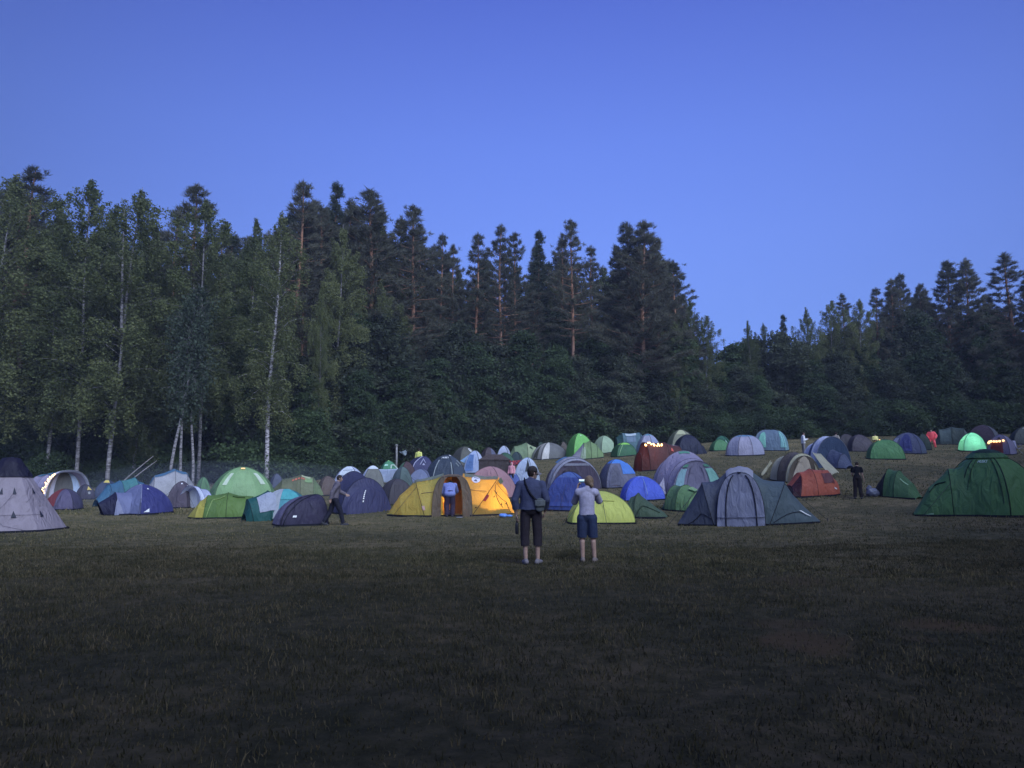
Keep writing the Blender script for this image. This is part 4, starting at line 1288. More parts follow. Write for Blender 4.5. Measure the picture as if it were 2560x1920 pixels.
sheet('tarp', 'white tarp stretched like a flag over the brown pyramid tent', 'tarp', 46, [(934, 1172, 47), (998, 1171, 45), (972, 1206, 45.5), (925, 1200, 46.5)], fab(150, 158, 220), 0.12)
sheet('tarp', 'narrow crumpled white cloth strip on the front of the brown pyramid tent', 'tarp', 43, [(976, 1193), (1016, 1203), (1022, 1217), (979, 1204)], fab(120, 130, 190), 0.05)
t, S = D('brown grey pyramid tent under the white tarp', 948, 1036, 1196, 1264, fab(58, 54, 76), yaw=28, e=1.0)
t, S = D('grey green pointed tent behind the brown pyramid tent', 976, 1034, 1166, 1240, [fab(70, 84, 104), fab(64, 74, 100)], yaw=40, e=1.05)
t, S = D('green dome tent with a light green stripe above the white tarp', 945, 998, 1151, 1204, fab(58, 108, 100), yaw=10)
t.stroke(S, [(0.55, 0.40), (0.62, 0.55), (0.85, 0.56), (1.0, 0.38)], 0.05, fab(150, 215, 190), 'stripe')
t.patch(S, 0.05, 0.35, 0.52, 0.60, fab(130, 170, 190), 'lettering', na=5, nb=3)
t.patch(S, 0.2, 0.6, 0.82, 0.94, fab(120, 190, 110), 'roof_patch')
t, S = D('dim dark red and teal tent beside the green striped dome', 990, 1040, 1153, 1204, [fab(60, 44, 62), fab(100, 70, 84), fab(60, 44, 62), fab(70, 96, 96)], yaw=20)

# --- violet tent, charcoal family tent with writing, blue grey dome
t, S = D('dark violet tent with a pale triangle print and pale edge cord', 1008, 1084, 1140, 1200, [fab(48, 48, 98), fab(46, 46, 90)], yaw=18, apex=(12, 0), e=0.95)
PV = fab(130, 130, 190)
t.stroke(S, [(0.02, 0.02), (0.06, 0.5), (0.3, 0.9)], 0.03, PV, 'edge_cord')
t.stroke(S, [(0.35, 0.42), (0.5, 0.68), (0.62, 0.48)], 0.03, PV, 'emblem')
t.patch(S, 0.46, 0.58, 0.40, 0.50, PV, 'emblem', 'tri', na=4, nb=3)
t, S = D('large charcoal family tent with white writing over its door', 1052, 1172, 1136, 1216, [fab(46, 54, 84), fab(52, 60, 92), fab(46, 54, 84), fab(40, 46, 80)], yaw=-8, k=0.7, n=6, bulge=0.08)
t.text(S, 'HUSKY', 0.12, 0.86, 0.66, 0.735, WHITE, shear=0.05)
PL = fab(120, 126, 160)
t.stroke(S, [(0.02, 0.10), (0.04, 0.60)], 0.03, PL, 'door_edge')
t.stroke(S, [(0.90, 0.05), (0.92, 0.52)], 0.03, PL, 'door_edge')
t.stroke(S, [(1.4, 0.50), (1.55, 0.40)], 0.03, PL, 'vent'); t.stroke(S, [(1.68, 0.58), (1.85, 0.45)], 0.03, PL, 'vent')
t.patch(S, 1.10, 1.70, 0.80, 0.86, fab(170, 180, 235), 'roof_patch', slant=0.1)
t, S = D('blue grey dome tent in front of the charcoal family tent', 1020, 1088, 1172, 1218, [fab(92, 98, 152), fab(84, 90, 144), fab(92, 98, 152), fab(74, 80, 118)], yaw=-16)

# --- dusty pink dome
t, S = D('dusty pink dome tent with a dark arched opening behind the lit yellow tent', 1162, 1290, 1165, 1250, [fab(146, 108, 136), fab(140, 104, 134)], yaw=-30, k=0.75)
t.patch(S, 3.50, 3.98, 0.20, 0.62, fab(40, 38, 66), 'door', 'arch')  # dark patch stands for the shaded inside of the opening

# --- the lit yellow three-part tent
t = L('yellow three-part tent glowing warmly from a lamp inside, brown porch open', 1131, 1291, 66, yaw=0, name='family_tent')
YE = fab(150, 120, 66, 0.45); YL = fab(128, 120, 68, 0.35); BR = fab(84, 72, 76, 0.15); TOPG = fab(92, 98, 110, 0.2)
HC = hpx(t, 1131, 1183)
S = t.loft([(-158, 20, 5), (-118, 52, 48, -10), (-64, 68, 84, -26), (-22, 66, HC), (26, 66, HC + 1), (46, 70, 92, 68), (128, 50, 60, 6), (152, 40, 8)], [YL, YL, YL, BR, YE, YE, YE], p=2.25, poles=[2, 5], sag=0.03, skip=(3,), polemat=fab(60, 48, 40, 0))
t.patch(S, 4.05, 5.0, 0.36, 0.56, TOPG, 'roof_panel')
t.patch(S, 1.9, 3.0, 0.38, 0.56, TOPG, 'roof_panel')
t.patch(S, 5.02, 5.32, 0.335, 0.44, fab(86, 92, 84, 0.1), 'vent_hood', off=0.10, slant=0.06)
t.patch(S, 4.26, 4.52, 0.285, 0.385, flat('white_badge', (0.75, 0.72, 0.78), 0.6, 0.2), 'emblem', 'disc', off=0.03)
t.patch(S, 4.33, 4.45, 0.305, 0.335, fab(70, 66, 110), 'emblem', 'tri', off=0.045, na=5, nb=3)
t.patch(S, 4.32, 4.46, 0.352, 0.362, fab(70, 66, 110), 'emblem', off=0.045, na=5, nb=3)
t.stroke(S, [(4.0, 0.21), (4.9, 0.20)], 0.012, BR, 'seam'); t.stroke(S, [(2.1, 0.20), (3.0, 0.21)], 0.012, BR, 'seam')
t.stroke(S, [(5.05, 0.30), (5.4, 0.2), (5.9, 0.08)], 0.012, POLE, 'guy_strap'); t.stroke(S, [(5.15, 0.24), (6.0, 0.16), (6.6, 0.05)], 0.010, POLE, 'guy_strap')
for tau, tt_ in ((5.32, .22), (5.30, .17), (5.75, .11), (5.95, .13), (6.15, .10)):
    t.patch(S, tau, tau + 0.07, tt_, tt_ + 0.03, POLE, 'peg_tab', 'tri', na=3, nb=3)
t.patch(S, 5.0, 5.10, 0.115, 0.17, fab(120, 40, 60), 'pocket', na=4, nb=4, off=0.05)
t.patch(S, 4.82, 4.92, 0.055, 0.064, fab(60, 30, 25), 'lettering', na=4, nb=3)
t.patch(S, 2.0, 2.12, 0.05, 0.085, fab(150, 120, 150), 'patch', na=4, nb=3)
# porch toward the camera
S2 = t.loft([(-62, 30, HC - 40), (-30, 46, HC - 6), (58, 48, HC - 1), (70, 48, HC - 5)], BR, p=3.0, rot=-90, poles=[3], name='porch', skirt=False, sag=0.01, caps=(BR, None), polemat=fab(40, 34, 40, 0))
FP = t.face_fn(S2, 3, 0, -90)
t.patch(FP, 0.0, 0.22, 0.0, 0.86, BR, 'door', 'rect', off=0.02, front=True)
t.patch(FP, 0.76, 1.0, 0.0, 0.94, BR, 'door', 'rect', off=0.02, front=True)
t.patch(FP, 0.06, 0.97, 0.84, 0.985, fab(72, 62, 68, 0.1), 'door_header', 'rect', off=0.03, front=True)
FI = t.face_fn(S2, 1.35, 0, -90)
t.patch(FI, 0.02, 0.48, 0.0, 0.80, fab(165, 118, 70, 0.5), 'inner_tent', off=0.0, front=True)
t.patch(FI, 0.48, 0.98, 0.0, 0.90, fab(92, 60, 52, 0.2), 'inner_tent', off=0.0, front=True)
t.lamp(98, -12, 22, 260, (1.0, 0.60, 0.16), 0.06)
t.lamp(-26, -2, 34, 170, (1.0, 0.60, 0.16), 0.05)
t.lamp(-84, 0, 24, 60, (1.0, 0.62, 0.20), 0.05)
# bags and bedding inside the right pod stand against the glowing wall
mb = MB(); mb.ball((0, 0, 0.16), (0.36, 0.14, 0.24), seg=12); mb.ball((0.30, 0.02, 0.12), (0.2, 0.13, 0.17)); bagm = flat('dark_rucksack', (0.03, 0.03, 0.035), 0.8, 0.2, 0.2)
o = mb.build('rucksack', bagm); o.location = tuple(np.array([t.p[0], t.p[1], t.p[2]]) + np.array([1.05, -0.62, 0])); tag(o, 'dark rucksack showing as a hump low inside the lit yellow tent', 'bag')
mb = MB(); mb.ball((0, 0, 0.10), (0.42, 0.14, 0.16), seg=12)
o = mb.build('sleeping_bag', bagm); o.location = tuple(np.array([t.p[0], t.p[1], t.p[2]]) + np.array([1.8, -0.5, 0])); tag(o, 'rolled bedding showing as a dark hump at the right end of the lit tent', 'bedding')
t.guys(S, [(2.0, 0.30), (5.0, 0.32), (2.0, 0.7), (5.0, 0.7)])

# --- between the yellow tent and the forest
t, S = D('brown grey dome tent with a round white emblem and pale right panel', 1126, 1198, 1116, 1166, [fab(72, 72, 84), fab(140, 144, 182), fab(72, 72, 84), fab(62, 62, 78)], yaw=34)
t.patch(S, 0.62, 0.80, 0.50, 0.70, WHITE, 'emblem', 'disc'); t.patch(S, 0.68, 0.74, 0.54, 0.66, fab(60, 60, 80), 'emblem', 'disc', off=0.04)
t, S = D('light blue and white tent with a tarp pulled out at its left', 1160, 1212, 1126, 1184, [fab(132, 142, 208), fab(146, 152, 214)], yaw=-24)
t.patch(S, 0.1, 0.6, 0.0, 0.6, fab(74, 100, 178), 'door')
sheet('tarp', 'light blue tarp pulled out from the white and blue tent', 'tarp', 58, [(1150, 1152, 55), (1178, 1132, 57), (1190, 1142, 57), (1178, 1166, 55.5)], fab(96, 124, 192), 0.05)
t, S = D('dark plum tent beside the light blue tent, just under the trees', 1198, 1244, 1118, 1160, fab(58, 48, 68), yaw=24)
t.patch(S, 0.55, 0.95, 0.2, 0.75, fab(72, 74, 118), 'door', 'arch')
# flat roofed shelter
t = Tent('shelter', 'dark brown flat-roofed shelter with cloth walls', 1236, d=at_front(1236, 1196, 20))
a, b, h, rr = 38 * t.sx, 22 * t.sx, 46 * t.sz, 12 * t.sz
wallm = fab(52, 44, 56, 0.1)
V = np.array([[-a, -b, -.05], [a, -b, -.05], [a, b, -.05], [-a, b, -.05], [-a, -b, h], [a, -b, h], [a, b, h], [-a, b, h]])
t.H = h
t.part('wall', V, [(0, 1, 5, 4), (1, 2, 6, 5), (2, 3, 7, 6), (3, 0, 4, 7)], wallm, smooth=False)
e = 1.08
t.part('roof', np.array([[-a * e, -b * e, h - .08], [a * e, -b * e, h - .08], [a * e, b * e, h - .08], [-a * e, b * e, h - .08], [-a * .5, 0, h + rr], [a * .5, 0, h + rr]]), [(0, 1, 5, 4), (1, 2, 5), (2, 3, 4, 5), (3, 0, 4)], fab(60, 50, 60, 0.1), smooth=False)
for x_ in (-a, a):
    for y_ in (-b, b):
        Vp, Fp = tube(np.array([[x_, y_ - .02, 0], [x_, y_ - .02, h]]), 0.02, 6); t.part('leg', Vp, Fp, POLE)
t, S = D('small white tent with a raised flap, on the grass below the trees', 1242, 1278, 1114, 1152, [fab(140, 146, 206), fab(128, 134, 190)], yaw=-18)
t, S = D('dark green dome tent in front of the small white tent', 1240, 1288, 1131, 1166, fab(44, 72, 70), yaw=14)
t, S = D('dark slate green dome tent right beside the dark green dome', 1274, 1308, 1129, 1164, fab(46, 58, 78), yaw=-14)
t = L('pale olive tunnel tent under the middle of the forest edge', 1310, 1149, 18, yaw=10)
S = t.loft([(-38, 10, 10), (-26, 20, 32), (6, 24, 42), (30, 20, 30), (38, 8, 8)], [fab(92, 108, 100), fab(92, 108, 100), fab(116, 126, 120), fab(106, 116, 112)], p=2.1)
t.patch(S, 2.2, 2.6, 0.25, 0.36, fab(44, 60, 58), 'vent', 'tri')
t, S = D('dark green tent top showing behind the pale olive tunnel', 1340, 1364, 1103, 1144, fab(36, 52, 56), yaw=10)
t, S = D('grey dome tent with white triangle panels at its left', 1330, 1418, 1106, 1149, [fab(82, 82, 104), fab(90, 86, 108), fab(82, 82, 104), fab(146, 142, 174)], yaw=26, k=0.9)
t.patch(S, 0.02, 0.28, 0.02, 0.9, fab(150, 146, 178), 'white_panel', 'rect', slant=0.1); t.patch(S, 3.25, 3.8, 0.0, 0.7, fab(70, 68, 76), 'door', 'tri')
t, S = D('small brown tent between the grey and the tall green domes', 1398, 1422, 1104, 1142, fab(70, 62, 72), yaw=10)
t, S = D('tall fresh green dome tent at the middle of the far row', 1412, 1486, 1083, 1146, [fab(90, 146, 90), fab(84, 136, 84), fab(80, 130, 80), fab(70, 118, 76)], yaw=32)
t.patch(S, 0.4, 0.55, 0.70, 0.74, WHITE, 'emblem', na=4, nb=3)
t = L('striped lavender and olive tunnel tent in front of the tall green dome', 1468, 1148, 18, yaw=8)
OG = fab(92, 112, 92)
S = t.loft([(-40, 14, 6), (-14, 24, 40, 6), (8, 25, 46), (24, 22, 36), (40, 12, 14)], [fab(120, 116, 160), OG, OG, OG], p=2.0)
t.patch(S, 0.75, 1.35, 0.02, 0.26, fab(120, 134, 140), 'door', 'arch')
t, S = D('pale grey green dome tent right of the tall green dome', 1482, 1540, 1089, 1134, [fab(118, 136, 138), fab(108, 124, 130), fab(110, 128, 130), fab(126, 142, 146)], yaw=38)
t, S = D('dark green pyramid tent with a lime green top', 1526, 1594, 1106, 1142, fab(46, 82, 72), yaw=22, e=1.05, bands=[(0.66, 1.0, fab(116, 184, 78))])
t.stroke(S, [(0.1, 0.05), (0.3, 0.75)], 0.025, fab(120, 150, 130), 'edge_cord')
t = L('teal tunnel tent with a white-flapped window', 1580, 1134, 20, yaw=14)
S = t.loft([(-40, 22, 40), (-26, 26, 51), (20, 26, 52), (46, 18, 30)], [fab(36, 62, 78), fab(62, 86, 118), fab(56, 82, 118)], p=2.6, caps=(fab(34, 56, 74), None))
t.patch(S, 1.15, 1.75, 0.30, 0.38, fab(140, 150, 195), 'window_flap', off=0.06); t.patch(S, 1.2, 1.7, 0.16, 0.29, fab(80, 96, 140), 'window')
t, S = D('lavender dome tent with a teal top beside the teal tunnel', 1588, 1656, 1084, 1136, [fab(130, 128, 182), fab(112, 118, 176), fab(120, 120, 176), fab(104, 122, 176)], yaw=-8, n=6, bands=[(0.72, 1.0, fab(66, 116, 168))])

# --- brown tent lit by a string of bulbs
t = L('dark red brown tunnel tent with a string of warm bulbs over its front', 1652, 1174, 28, yaw=28)
RB = fab(74, 44, 54, 0.3)
S = t.loft([(-64, 24, 42, 4), (-46, 34, 66), (10, 34, 66), (50, 30, 56), (66, 22, 36)], [fab(80, 42, 46, 0.35), RB, RB, RB], p=2.3, caps=(fab(84, 42, 44, 0.4), None), capbulge=4)
t.lamp(-30, -10, 34, 30, (1.0, 0.40, 0.14), 0.05)
string_lights(t, S, [(0.9, 0.34), (1.0, 0.38), (1.3, 0.36), (1.55, 0.35), (1.72, 0.33)], 15, 0.055, 'short string of warm bulbs glowing on the dark red brown tunnel tent', jitter=0.04)
t.patch(S, 2.15, 2.35, 0.22, 0.32, fab(205, 70, 66), 'flag_patch', 'tri', na=4, nb=4, off=0.05)
t.patch(S, 2.5, 3.1, 0.44, 0.52, fab(150, 130, 180), 'roof_patch')
t, S = D('beige and brown tent top behind the black dome', 1664, 1742, 1074, 1130, [fab(98, 98, 104), fab(72, 66, 76), fab(72, 66, 76), fab(92, 96, 94)], yaw=20, k=0.8)
t.patch(S, 0.1, 0.7, 0.55, 0.85, fab(140, 140, 138), 'light_panel')
t, S = D('black navy dome tent with a lower second lobe at its right', 1684, 1760, 1086, 1138, fab(32, 34, 66), yaw=16, k=0.9)
S2 = t.loft([(0, 30, 40), (24, 28, 33), (40, 16, 18), (46, 8, 4)], fab(30, 33, 64), p=2.0, rot=-18, name='annex', skirt=False)

# --- blue and brown tents behind the couple
t, S = D('white dome tent with black poles and a blue door behind the man', 1284, 1350, 1143, 1212, [fab(146, 156, 220), fab(150, 158, 222), fab(140, 150, 214), fab(130, 142, 208)], yaw=-24, k=0.9)
t.patch(S, 3.2, 3.9, 0.0, 0.62, fab(64, 78, 162), 'door', 'arch'); t.patch(S, 0.62, 0.98, 0.30, 0.80, fab(60, 62, 78), 'window', 'tri')
PLM = flat('plaid_cloth', (0.3, 0.05, 0.05), 0.9, 0.1)
def plaid():
    m, n, b = newmat('red_plaid'); tc = n.nodes.new('ShaderNodeTexCoord')
    w1 = n.nodes.new('ShaderNodeTexChecker'); w1.inputs['Scale'].default_value = 9
    w1.inputs['Color1'].default_value = (0.42, 0.05, 0.05, 1); w1.inputs['Color2'].default_value = (0.10, 0.03, 0.06, 1)
    n.links.new(tc.outputs['Object'], w1.inputs['Vector']); n.links.new(w1.outputs[0], b.inputs['Base Color']); b.inputs['Roughness'].default_value = 0.9
    return m
sheet('blanket', 'red checked blanket hung out between the shelter and the white dome tent', 'blanket', 48, [(1273, 1152), (1313, 1149), (1314, 1160), (1276, 1162)], plaid(), 0.03)
V, Fc = tube(np.array([ray(1268, 1150), ray(1318, 1147)]) * 48 / CP + [0, 0, CAM_H], 0.012, 5)
t, S = D('small blue windbreak tent with a white top edge left of the white dome', 1262, 1300, 1180, 1214, [fab(60, 74, 160), fab(84, 100, 180)], yaw=30, bands=[(0.6, 1.0, fab(130, 150, 190))])
t = L('brown violet tunnel tent with silver edges and a blue awning over it', 1430, 1226, 45, yaw=-72)
BV = fab(72, 62, 98); SI = fab(112, 112, 158)
S = t.loft([(-50, 46, 52), (-30, 62, 70), (10, 68, 80), (30, 66, 76), (38, 62, 70)], [BV, BV, SI, SI], p=2.0, caps=(None, fab(66, 58, 92)))
FC = t.face_fn(S, 4, 0)
t.patch(FC, 0.06, 0.60, 0.0, 0.62, fab(58, 52, 78), 'door', 'arch', off=0.04)
t.patch(FC, 0.02, 0.98, 0.62, 0.72, SI, 'silver_band', off=0.03)
sheet('awning', 'blue awning cloth stretched over the brown violet tunnel tent', 'awning', 38, [(1388, 1156, 41.5), (1415, 1142, 42), (1452, 1147, 42), (1494, 1192, 40)], fab(62, 100, 172), -0.12)
t, S = D('royal blue dome tent right behind the couple', 1364, 1486, 1178, 1280, [fab(44, 58, 142), fab(44, 56, 136), fab(48, 62, 150), fab(48, 64, 150)], yaw=-14, k=0.75, bands=[(0.66, 1.0, fab(60, 80, 164))])
t.patch(S, 0.08, 0.9, 0.0, 0.62, fab(42, 56, 140), 'door', 'rect')
t, S = D('bright blue roofed tent with a grey body, on the open slope', 1494, 1592, 1147, 1222, [fab(84, 84, 128), fab(82, 82, 130), fab(84, 84, 128), fab(80, 80, 124)], yaw=18, k=0.85, bands=[(0.62, 1.0, fab(56, 108, 222))])
t.patch(S, 0.55, 1.0, 0.30, 0.62, fab(56, 104, 216), 'roof_panel', 'rect', slant=0.0); t.patch(S, 0.05, 0.5, 0.0, 0.55, fab(74, 74, 112), 'door', 'arch')
t.patch(S, 1.0, 1.5, 0.36, 0.66, fab(56, 104, 216), 'roof_panel')

# --- front right centre
t, S = D('pale yellow dome tent behind the woman', 1420, 1578, 1226, 1311, [fab(166, 170, 96, .3), fab(158, 168, 108, .3), fab(160, 166, 94, .3), fab(160, 166, 94, .3)], yaw=8, k=0.8, polemat=fab(120, 130, 80))
t.patch(S, 0.70, 0.84, 0.86, 0.92, fab(90, 100, 70), 'vent', 'tri', na=4, nb=4)
t.stroke(S, [(0.25, 0.5), (0.75, 0.47)], 0.012, fab(140, 140, 80), 'seam')
t, S = D('small bright royal blue dome tent with a pale cap', 1550, 1660, 1189, 1254, [fab(58, 78, 212), fab(44, 62, 176), fab(54, 74, 200), fab(58, 78, 212)], yaw=14, k=0.7, bands=[(0.80, 1.0, fab(112, 130, 214))], polemat=fab(70, 86, 190))
t.stroke(S, [(0.55, 0.15), (0.52, 0.7)], 0.01, fab(130, 150, 220), 'seam')
t = L('low dark green ridge tent falling away to the right', 1608, 1296, 30, yaw=-20)
DG = fab(58, 74, 72)
S = t.loft([(-56, 14, 8), (-34, 34, 50, 2), (-14, 36, 60), (18, 30, 36), (52, 20, 13), (60, 12, 4)], DG, p=1.9, poles=[2])
t.stroke(S, [(2.1, 0.02), (2.6, 0.25), (3.8, 0.3)], 0.018, fab(42, 56, 54), 'seam')
t.patch(S, 0.15, 0.6, 0.12, 0.3, flat('care_card', (0.6, 0.6, 0.68), 0.7, 0.2), 'tag', na=3, nb=3, off=0.06)
t = L('light green tunnel tent between the low dark green tent and the grey family tent', 1706, 1278, 30, yaw=-40)
S = t.loft([(-50, 26, 10), (-28, 40, 60, 4), (10, 42, 62), (40, 36, 46, 6), (58, 30, 12)], [fab(64, 88, 82), fab(70, 96, 84), fab(82, 112, 92), fab(84, 114, 92)], p=2.1)
t.patch(S, 2.5, 3.0, 0.40, 0.52, fab(110, 140, 120), 'vent_hood', off=0.08)

# --- lavender tunnel
t = L('large lavender tunnel tent with aqua side flaps and a round arched front', 1722, 1238, 60, yaw=-66)
LV = fab(120, 112, 166); LV2 = fab(100, 96, 146)
S = t.loft([(-92, 54, 50), (-64, 76, 92), (-30, 80, 104), (20, 70, 84), (52, 66, 79, -8)], [LV, LV, LV, fab(112, 106, 158)], p=2.0, caps=(None, LV2), capbulge=-6)
t.patch(S, 1.2, 2.2, 0.44, 0.56, fab(72, 122, 128), 'roof_patch')
FC = t.face_fn(S, 4, -6 * t.sx)
t.patch(FC, 0.03, 0.22, 0.10, 0.55, fab(106, 140, 186), 'window', off=0.04); t.patch(FC, 0.78, 0.98, 0.10, 0.55, fab(108, 156, 180), 'window', off=0.04)
t.patch(FC, 0.02, 0.2, 0.60, 0.70, fab(74, 120, 128), 'trim_patch', off=0.04); t.patch(FC, 0.8, 0.97, 0.60, 0.70, fab(74, 120, 128), 'trim_patch', off=0.04)
t.patch(FC, 0.25, 0.75, 0.0, 0.80, fab(96, 92, 142), 'door', 'arch', off=0.03)
for b in (0.58, 0.58):
    pass
sheet('tarp', 'crumpled pale cloth lying against the left of the lavender tunnel tent', 'tarp', 33, [(1641, 1222, 34), (1660, 1192, 35), (1664, 1236, 34), (1646, 1238, 34)], fab(130, 126, 176), 0.05)

# --- the grey three-part tent
t = L('grey three-part tent with a pale upright door and two side pods', 1848, 1316, 66, yaw=0, name='family_tent')
SG = fab(62, 66, 100); SG2 = fab(66, 78, 106); PD = fab(108, 110, 164)
HC = hpx(t, 1850, 1168)
S = t.loft([(-158, 26, 6), (-64, 66, 104, -30), (-24, 66, HC - 3), (24, 66, HC - 3), (66, 68, 104, 44), (140, 50, 60, -2), (188, 30, 6)], [SG, SG, SG, SG2, SG2, SG2], p=2.2, poles=[1, 4], sag=[.05, .10, -.02, .10, .05, .05], polemat=fab(26, 28, 44, 0))
t.patch(S, 1.9, 3.1, 0.28, 0.60, fab(122, 122, 170), 'roof_cap', off=0.04)
S2 = t.loft([(0, 50, HC - 3), (62, 56, HC - 10), (74, 57, HC - 13)], [SG, SG], p=2.5, rot=-90, off=(0, 0), poles=[2], name='porch', pr=0.022, polemat=fab(26, 28, 44, 0))
FP = t.face_fn(S2, 2, 2 * t.sx, -90)
t.patch(FP, 0.0, 1.0, 0.0, 0.985, PD, 'door', 'rect', off=0.02, na=11, nb=13)
t.stroke(FP, [(0.19, 0.0), (0.185, 0.80)], 0.018, POLE, 'zip', off=0.05); t.stroke(FP, [(0.83, 0.0), (0.82, 0.80)], 0.018, POLE, 'zip', off=0.05)
t.stroke(FP, [(0.0, 0.075), (1.0, 0.075)], 0.012, fab(90, 92, 140), 'seam', off=0.05)
t.stroke(FP, [(0.12, 0.965), (0.88, 0.965)], 0.02, POLE, 'seam', off=0.05)
t.patch(S, 4.95, 5.45, 0.165, 0.185, WHITE, 'lettering', na=6, nb=3, off=0.05, slant=0.1)
t.stroke(S, [(0.25, 0.03), (0.75, 0.12), (1.0, 0.05)], 0.012, POLE, 'seam'); t.stroke(S, [(4.1, 0.02), (4.5, 0.10), (5.0, 0.16)], 0.010, POLE, 'seam')

t.guys(S, [(1.0, 0.40), (4.0, 0.40)])
# --- beige brown tent and orange pop-up
t = L('beige and brown tent with a pale mesh front and long beige wings', 1990, 1206, 36, yaw=-58)
BE = fab(140, 136, 142); BN = fab(76, 68, 78)
S = t.loft([(-66, 30, 40), (-48, 48, 62), (-6, 52, 72), (30, 50, 68, 4), (38, 48, 62, 4)], [BN, BE, BN, BE], p=2.05, caps=(None, BN))
FC = t.face_fn(S, 4, 0)
t.patch(FC, 0.08, 0.80, 0.0, 0.86, fab(150, 138, 154), 'door', 'arch', off=0.04)
t.patch(FC, 0.80, 0.98, 0.05, 0.5, fab(138, 134, 136), 'curtain', 'tri', off=0.05)
sheet('awning', 'long beige wing of cloth running down right of the brown mesh-front tent', 'awning', 40, [(2030, 1130, 42), (2052, 1134, 43), (2101, 1185, 41), (2080, 1196, 39)], BE, 0.1)
sheet('awning', 'short pointed beige wing of cloth left of the brown mesh-front tent', 'awning', 40, [(1902, 1186, 39), (1926, 1150, 41), (1930, 1158, 41), (1906, 1190, 39)], fab(128, 124, 128), 0.03)
t = Tent('pop_up_tent', 'orange red pop-up tent with a dark open mouth and dark square window', 2026, d=at_front(2026, 1242, 36), yaw=24)
ORG = fab(138, 66, 60, 0.2); MOUTH_SHADE = fab(50, 24, 40, 0.1)
S = t.loft([(-68, 40, 26, 10), (-48, 46, 56, 16), (-2, 48, 65), (44, 42, 62, 0), (66, 26, 36, 0), (72, 14, 10)], [ORG, ORG, ORG, ORG, ORG], p=2.0, caps=(MOUTH_SHADE, None), poles=[0, 2])
t.patch(S, 0.0, 0.96, 0.02, 0.36, MOUTH_SHADE, 'door', 'rect')  # dark cloth painted as the shade inside the open mouth
t.patch(S, 2.45, 3.2, 0.17, 0.34, fab(84, 48, 66), 'window'); t.patch(S, 3.0, 3.4, 0.095, 0.115, WHITE, 'lettering', na=5, nb=3)

# --- far right rows
t, S = D('small green dome tent left of the white ribbed dome', 1776, 1826, 1098, 1128, fab(62, 104, 86), yaw=20)
t, S = D('small dark teal dome tent behind the small green one', 1786, 1832, 1089, 1126, fab(40, 82, 82), yaw=-10)
t.patch(S, 0.7, 1.0, 0.1, 0.5, fab(120, 150, 170), 'door', 'tri')
t, S = D('white lavender dome tent ribbed with dark poles and a blue cap', 1812, 1914, 1087, 1141, [fab(124, 120, 172), fab(116, 116, 170)], yaw=6, k=0.85, n=8, bulge=0.04, bands=[(0.70, 1.0, fab(70, 108, 168))], e=0.75)
t, S = D('round blue grey dome tent with aqua flaps behind the ribbed dome', 1888, 1976, 1074, 1128, [fab(80, 96, 140), fab(88, 118, 158), fab(80, 96, 140), fab(76, 104, 140)], yaw=-8, k=0.85, e=0.6)
t.patch(S, 0.12, 0.42, 0.1, 0.66, fab(96, 150, 168), 'window', 'arch'); t.patch(S, 0.86, 1.2, 0.1, 0.7, fab(100, 146, 180), 'window', 'arch')
sheet('tarp', 'small lime yellow flap beside the round blue grey dome', 'tarp', 72, [(1970, 1113, 70), (1973, 1112, 70), (1982, 1119, 69.5), (1971, 1120, 69.5)], fab(196, 214, 110), 0.01)
t = L('blue tunnel tent with a broad white arched band over its front', 2066, 1170, 40, yaw=-58)
WB = fab(146, 150, 212); BL = fab(50, 66, 120)
S = t.loft([(-64, 26, 30), (-44, 44, 60), (-6, 50, 72), (8, 52, 76), (36, 52, 74)], [BL, WB, BL, WB], p=2.05, caps=(None, fab(44, 58, 104)))
S2 = t.loft([(0, 28, 44), (34, 26, 34), (52, 16, 8)], fab(60, 66, 112), p=1.8, off=(34, 0), rot=18, name='porch', poles=[1])
t, S = D('brown violet dome tent right of the white-banded blue tent', 2092, 2150, 1084, 1128, fab(54, 50, 70), yaw=10)
t, S = D('dusky violet dome tent left of the lit lantern', 2116, 2190, 1086, 1130, fab(62, 56, 80), yaw=20, k=0.9)
t, S = D('mid green dome tent alone on the right slope', 2168, 2268, 1098, 1150, [fab(66, 108, 84), fab(60, 98, 80)], yaw=10, k=0.7, e=0.95, bands=[(0.78, 1.0, fab(46, 74, 72))])
t, S = D('navy blue dome tent with an arched blue door behind the mid green dome', 2226, 2322, 1081, 1136, [fab(66, 70, 116), fab(56, 62, 106), fab(60, 66, 110), fab(54, 60, 100)], yaw=-12, k=0.8)
t.patch(S, 0.26, 0.78, 0.0, 0.72, fab(44, 48, 116), 'door', 'arch'); t.patch(S, 0.05, 0.22, 0.05, 0.5, fab(96, 100, 150), 'side_panel')
t, S = D('dark green tent between the navy dome and the pink-jacketed person', 2294, 2334, 1084, 1126, fab(36, 48, 56), yaw=12)
t = L('grey green family tent with a pale square front beside the mint tent', 2388, 1112, 20, yaw=0, name='family_tent')
S = t.loft([(-44, 18, 6), (-32, 24, 38), (0, 26, 45), (30, 24, 40), (44, 16, 20)], [fab(66, 74, 86), fab(60, 70, 84), fab(44, 54, 66), fab(56, 66, 80)], p=2.6)
t.patch(S, 1.05, 1.9, 0.04, 0.33, fab(66, 78, 98), 'door')
t, S = D('maroon and grey dome tent at the back of the right row', 2424, 2510, 1062, 1108, [fab(58, 48, 72), fab(66, 68, 96), fab(52, 44, 64), fab(72, 44, 68)], yaw=-14, k=0.8)
t, S = D('small tent glowing mint green from a lamp inside', 2398, 2474, 1081, 1130, [fab(112, 172, 172, .5), fab(90, 150, 150, .5), fab(112, 172, 172, .5), fab(120, 176, 170, .5)], yaw=20, k=0.8, polemat=fab(50, 120, 100))
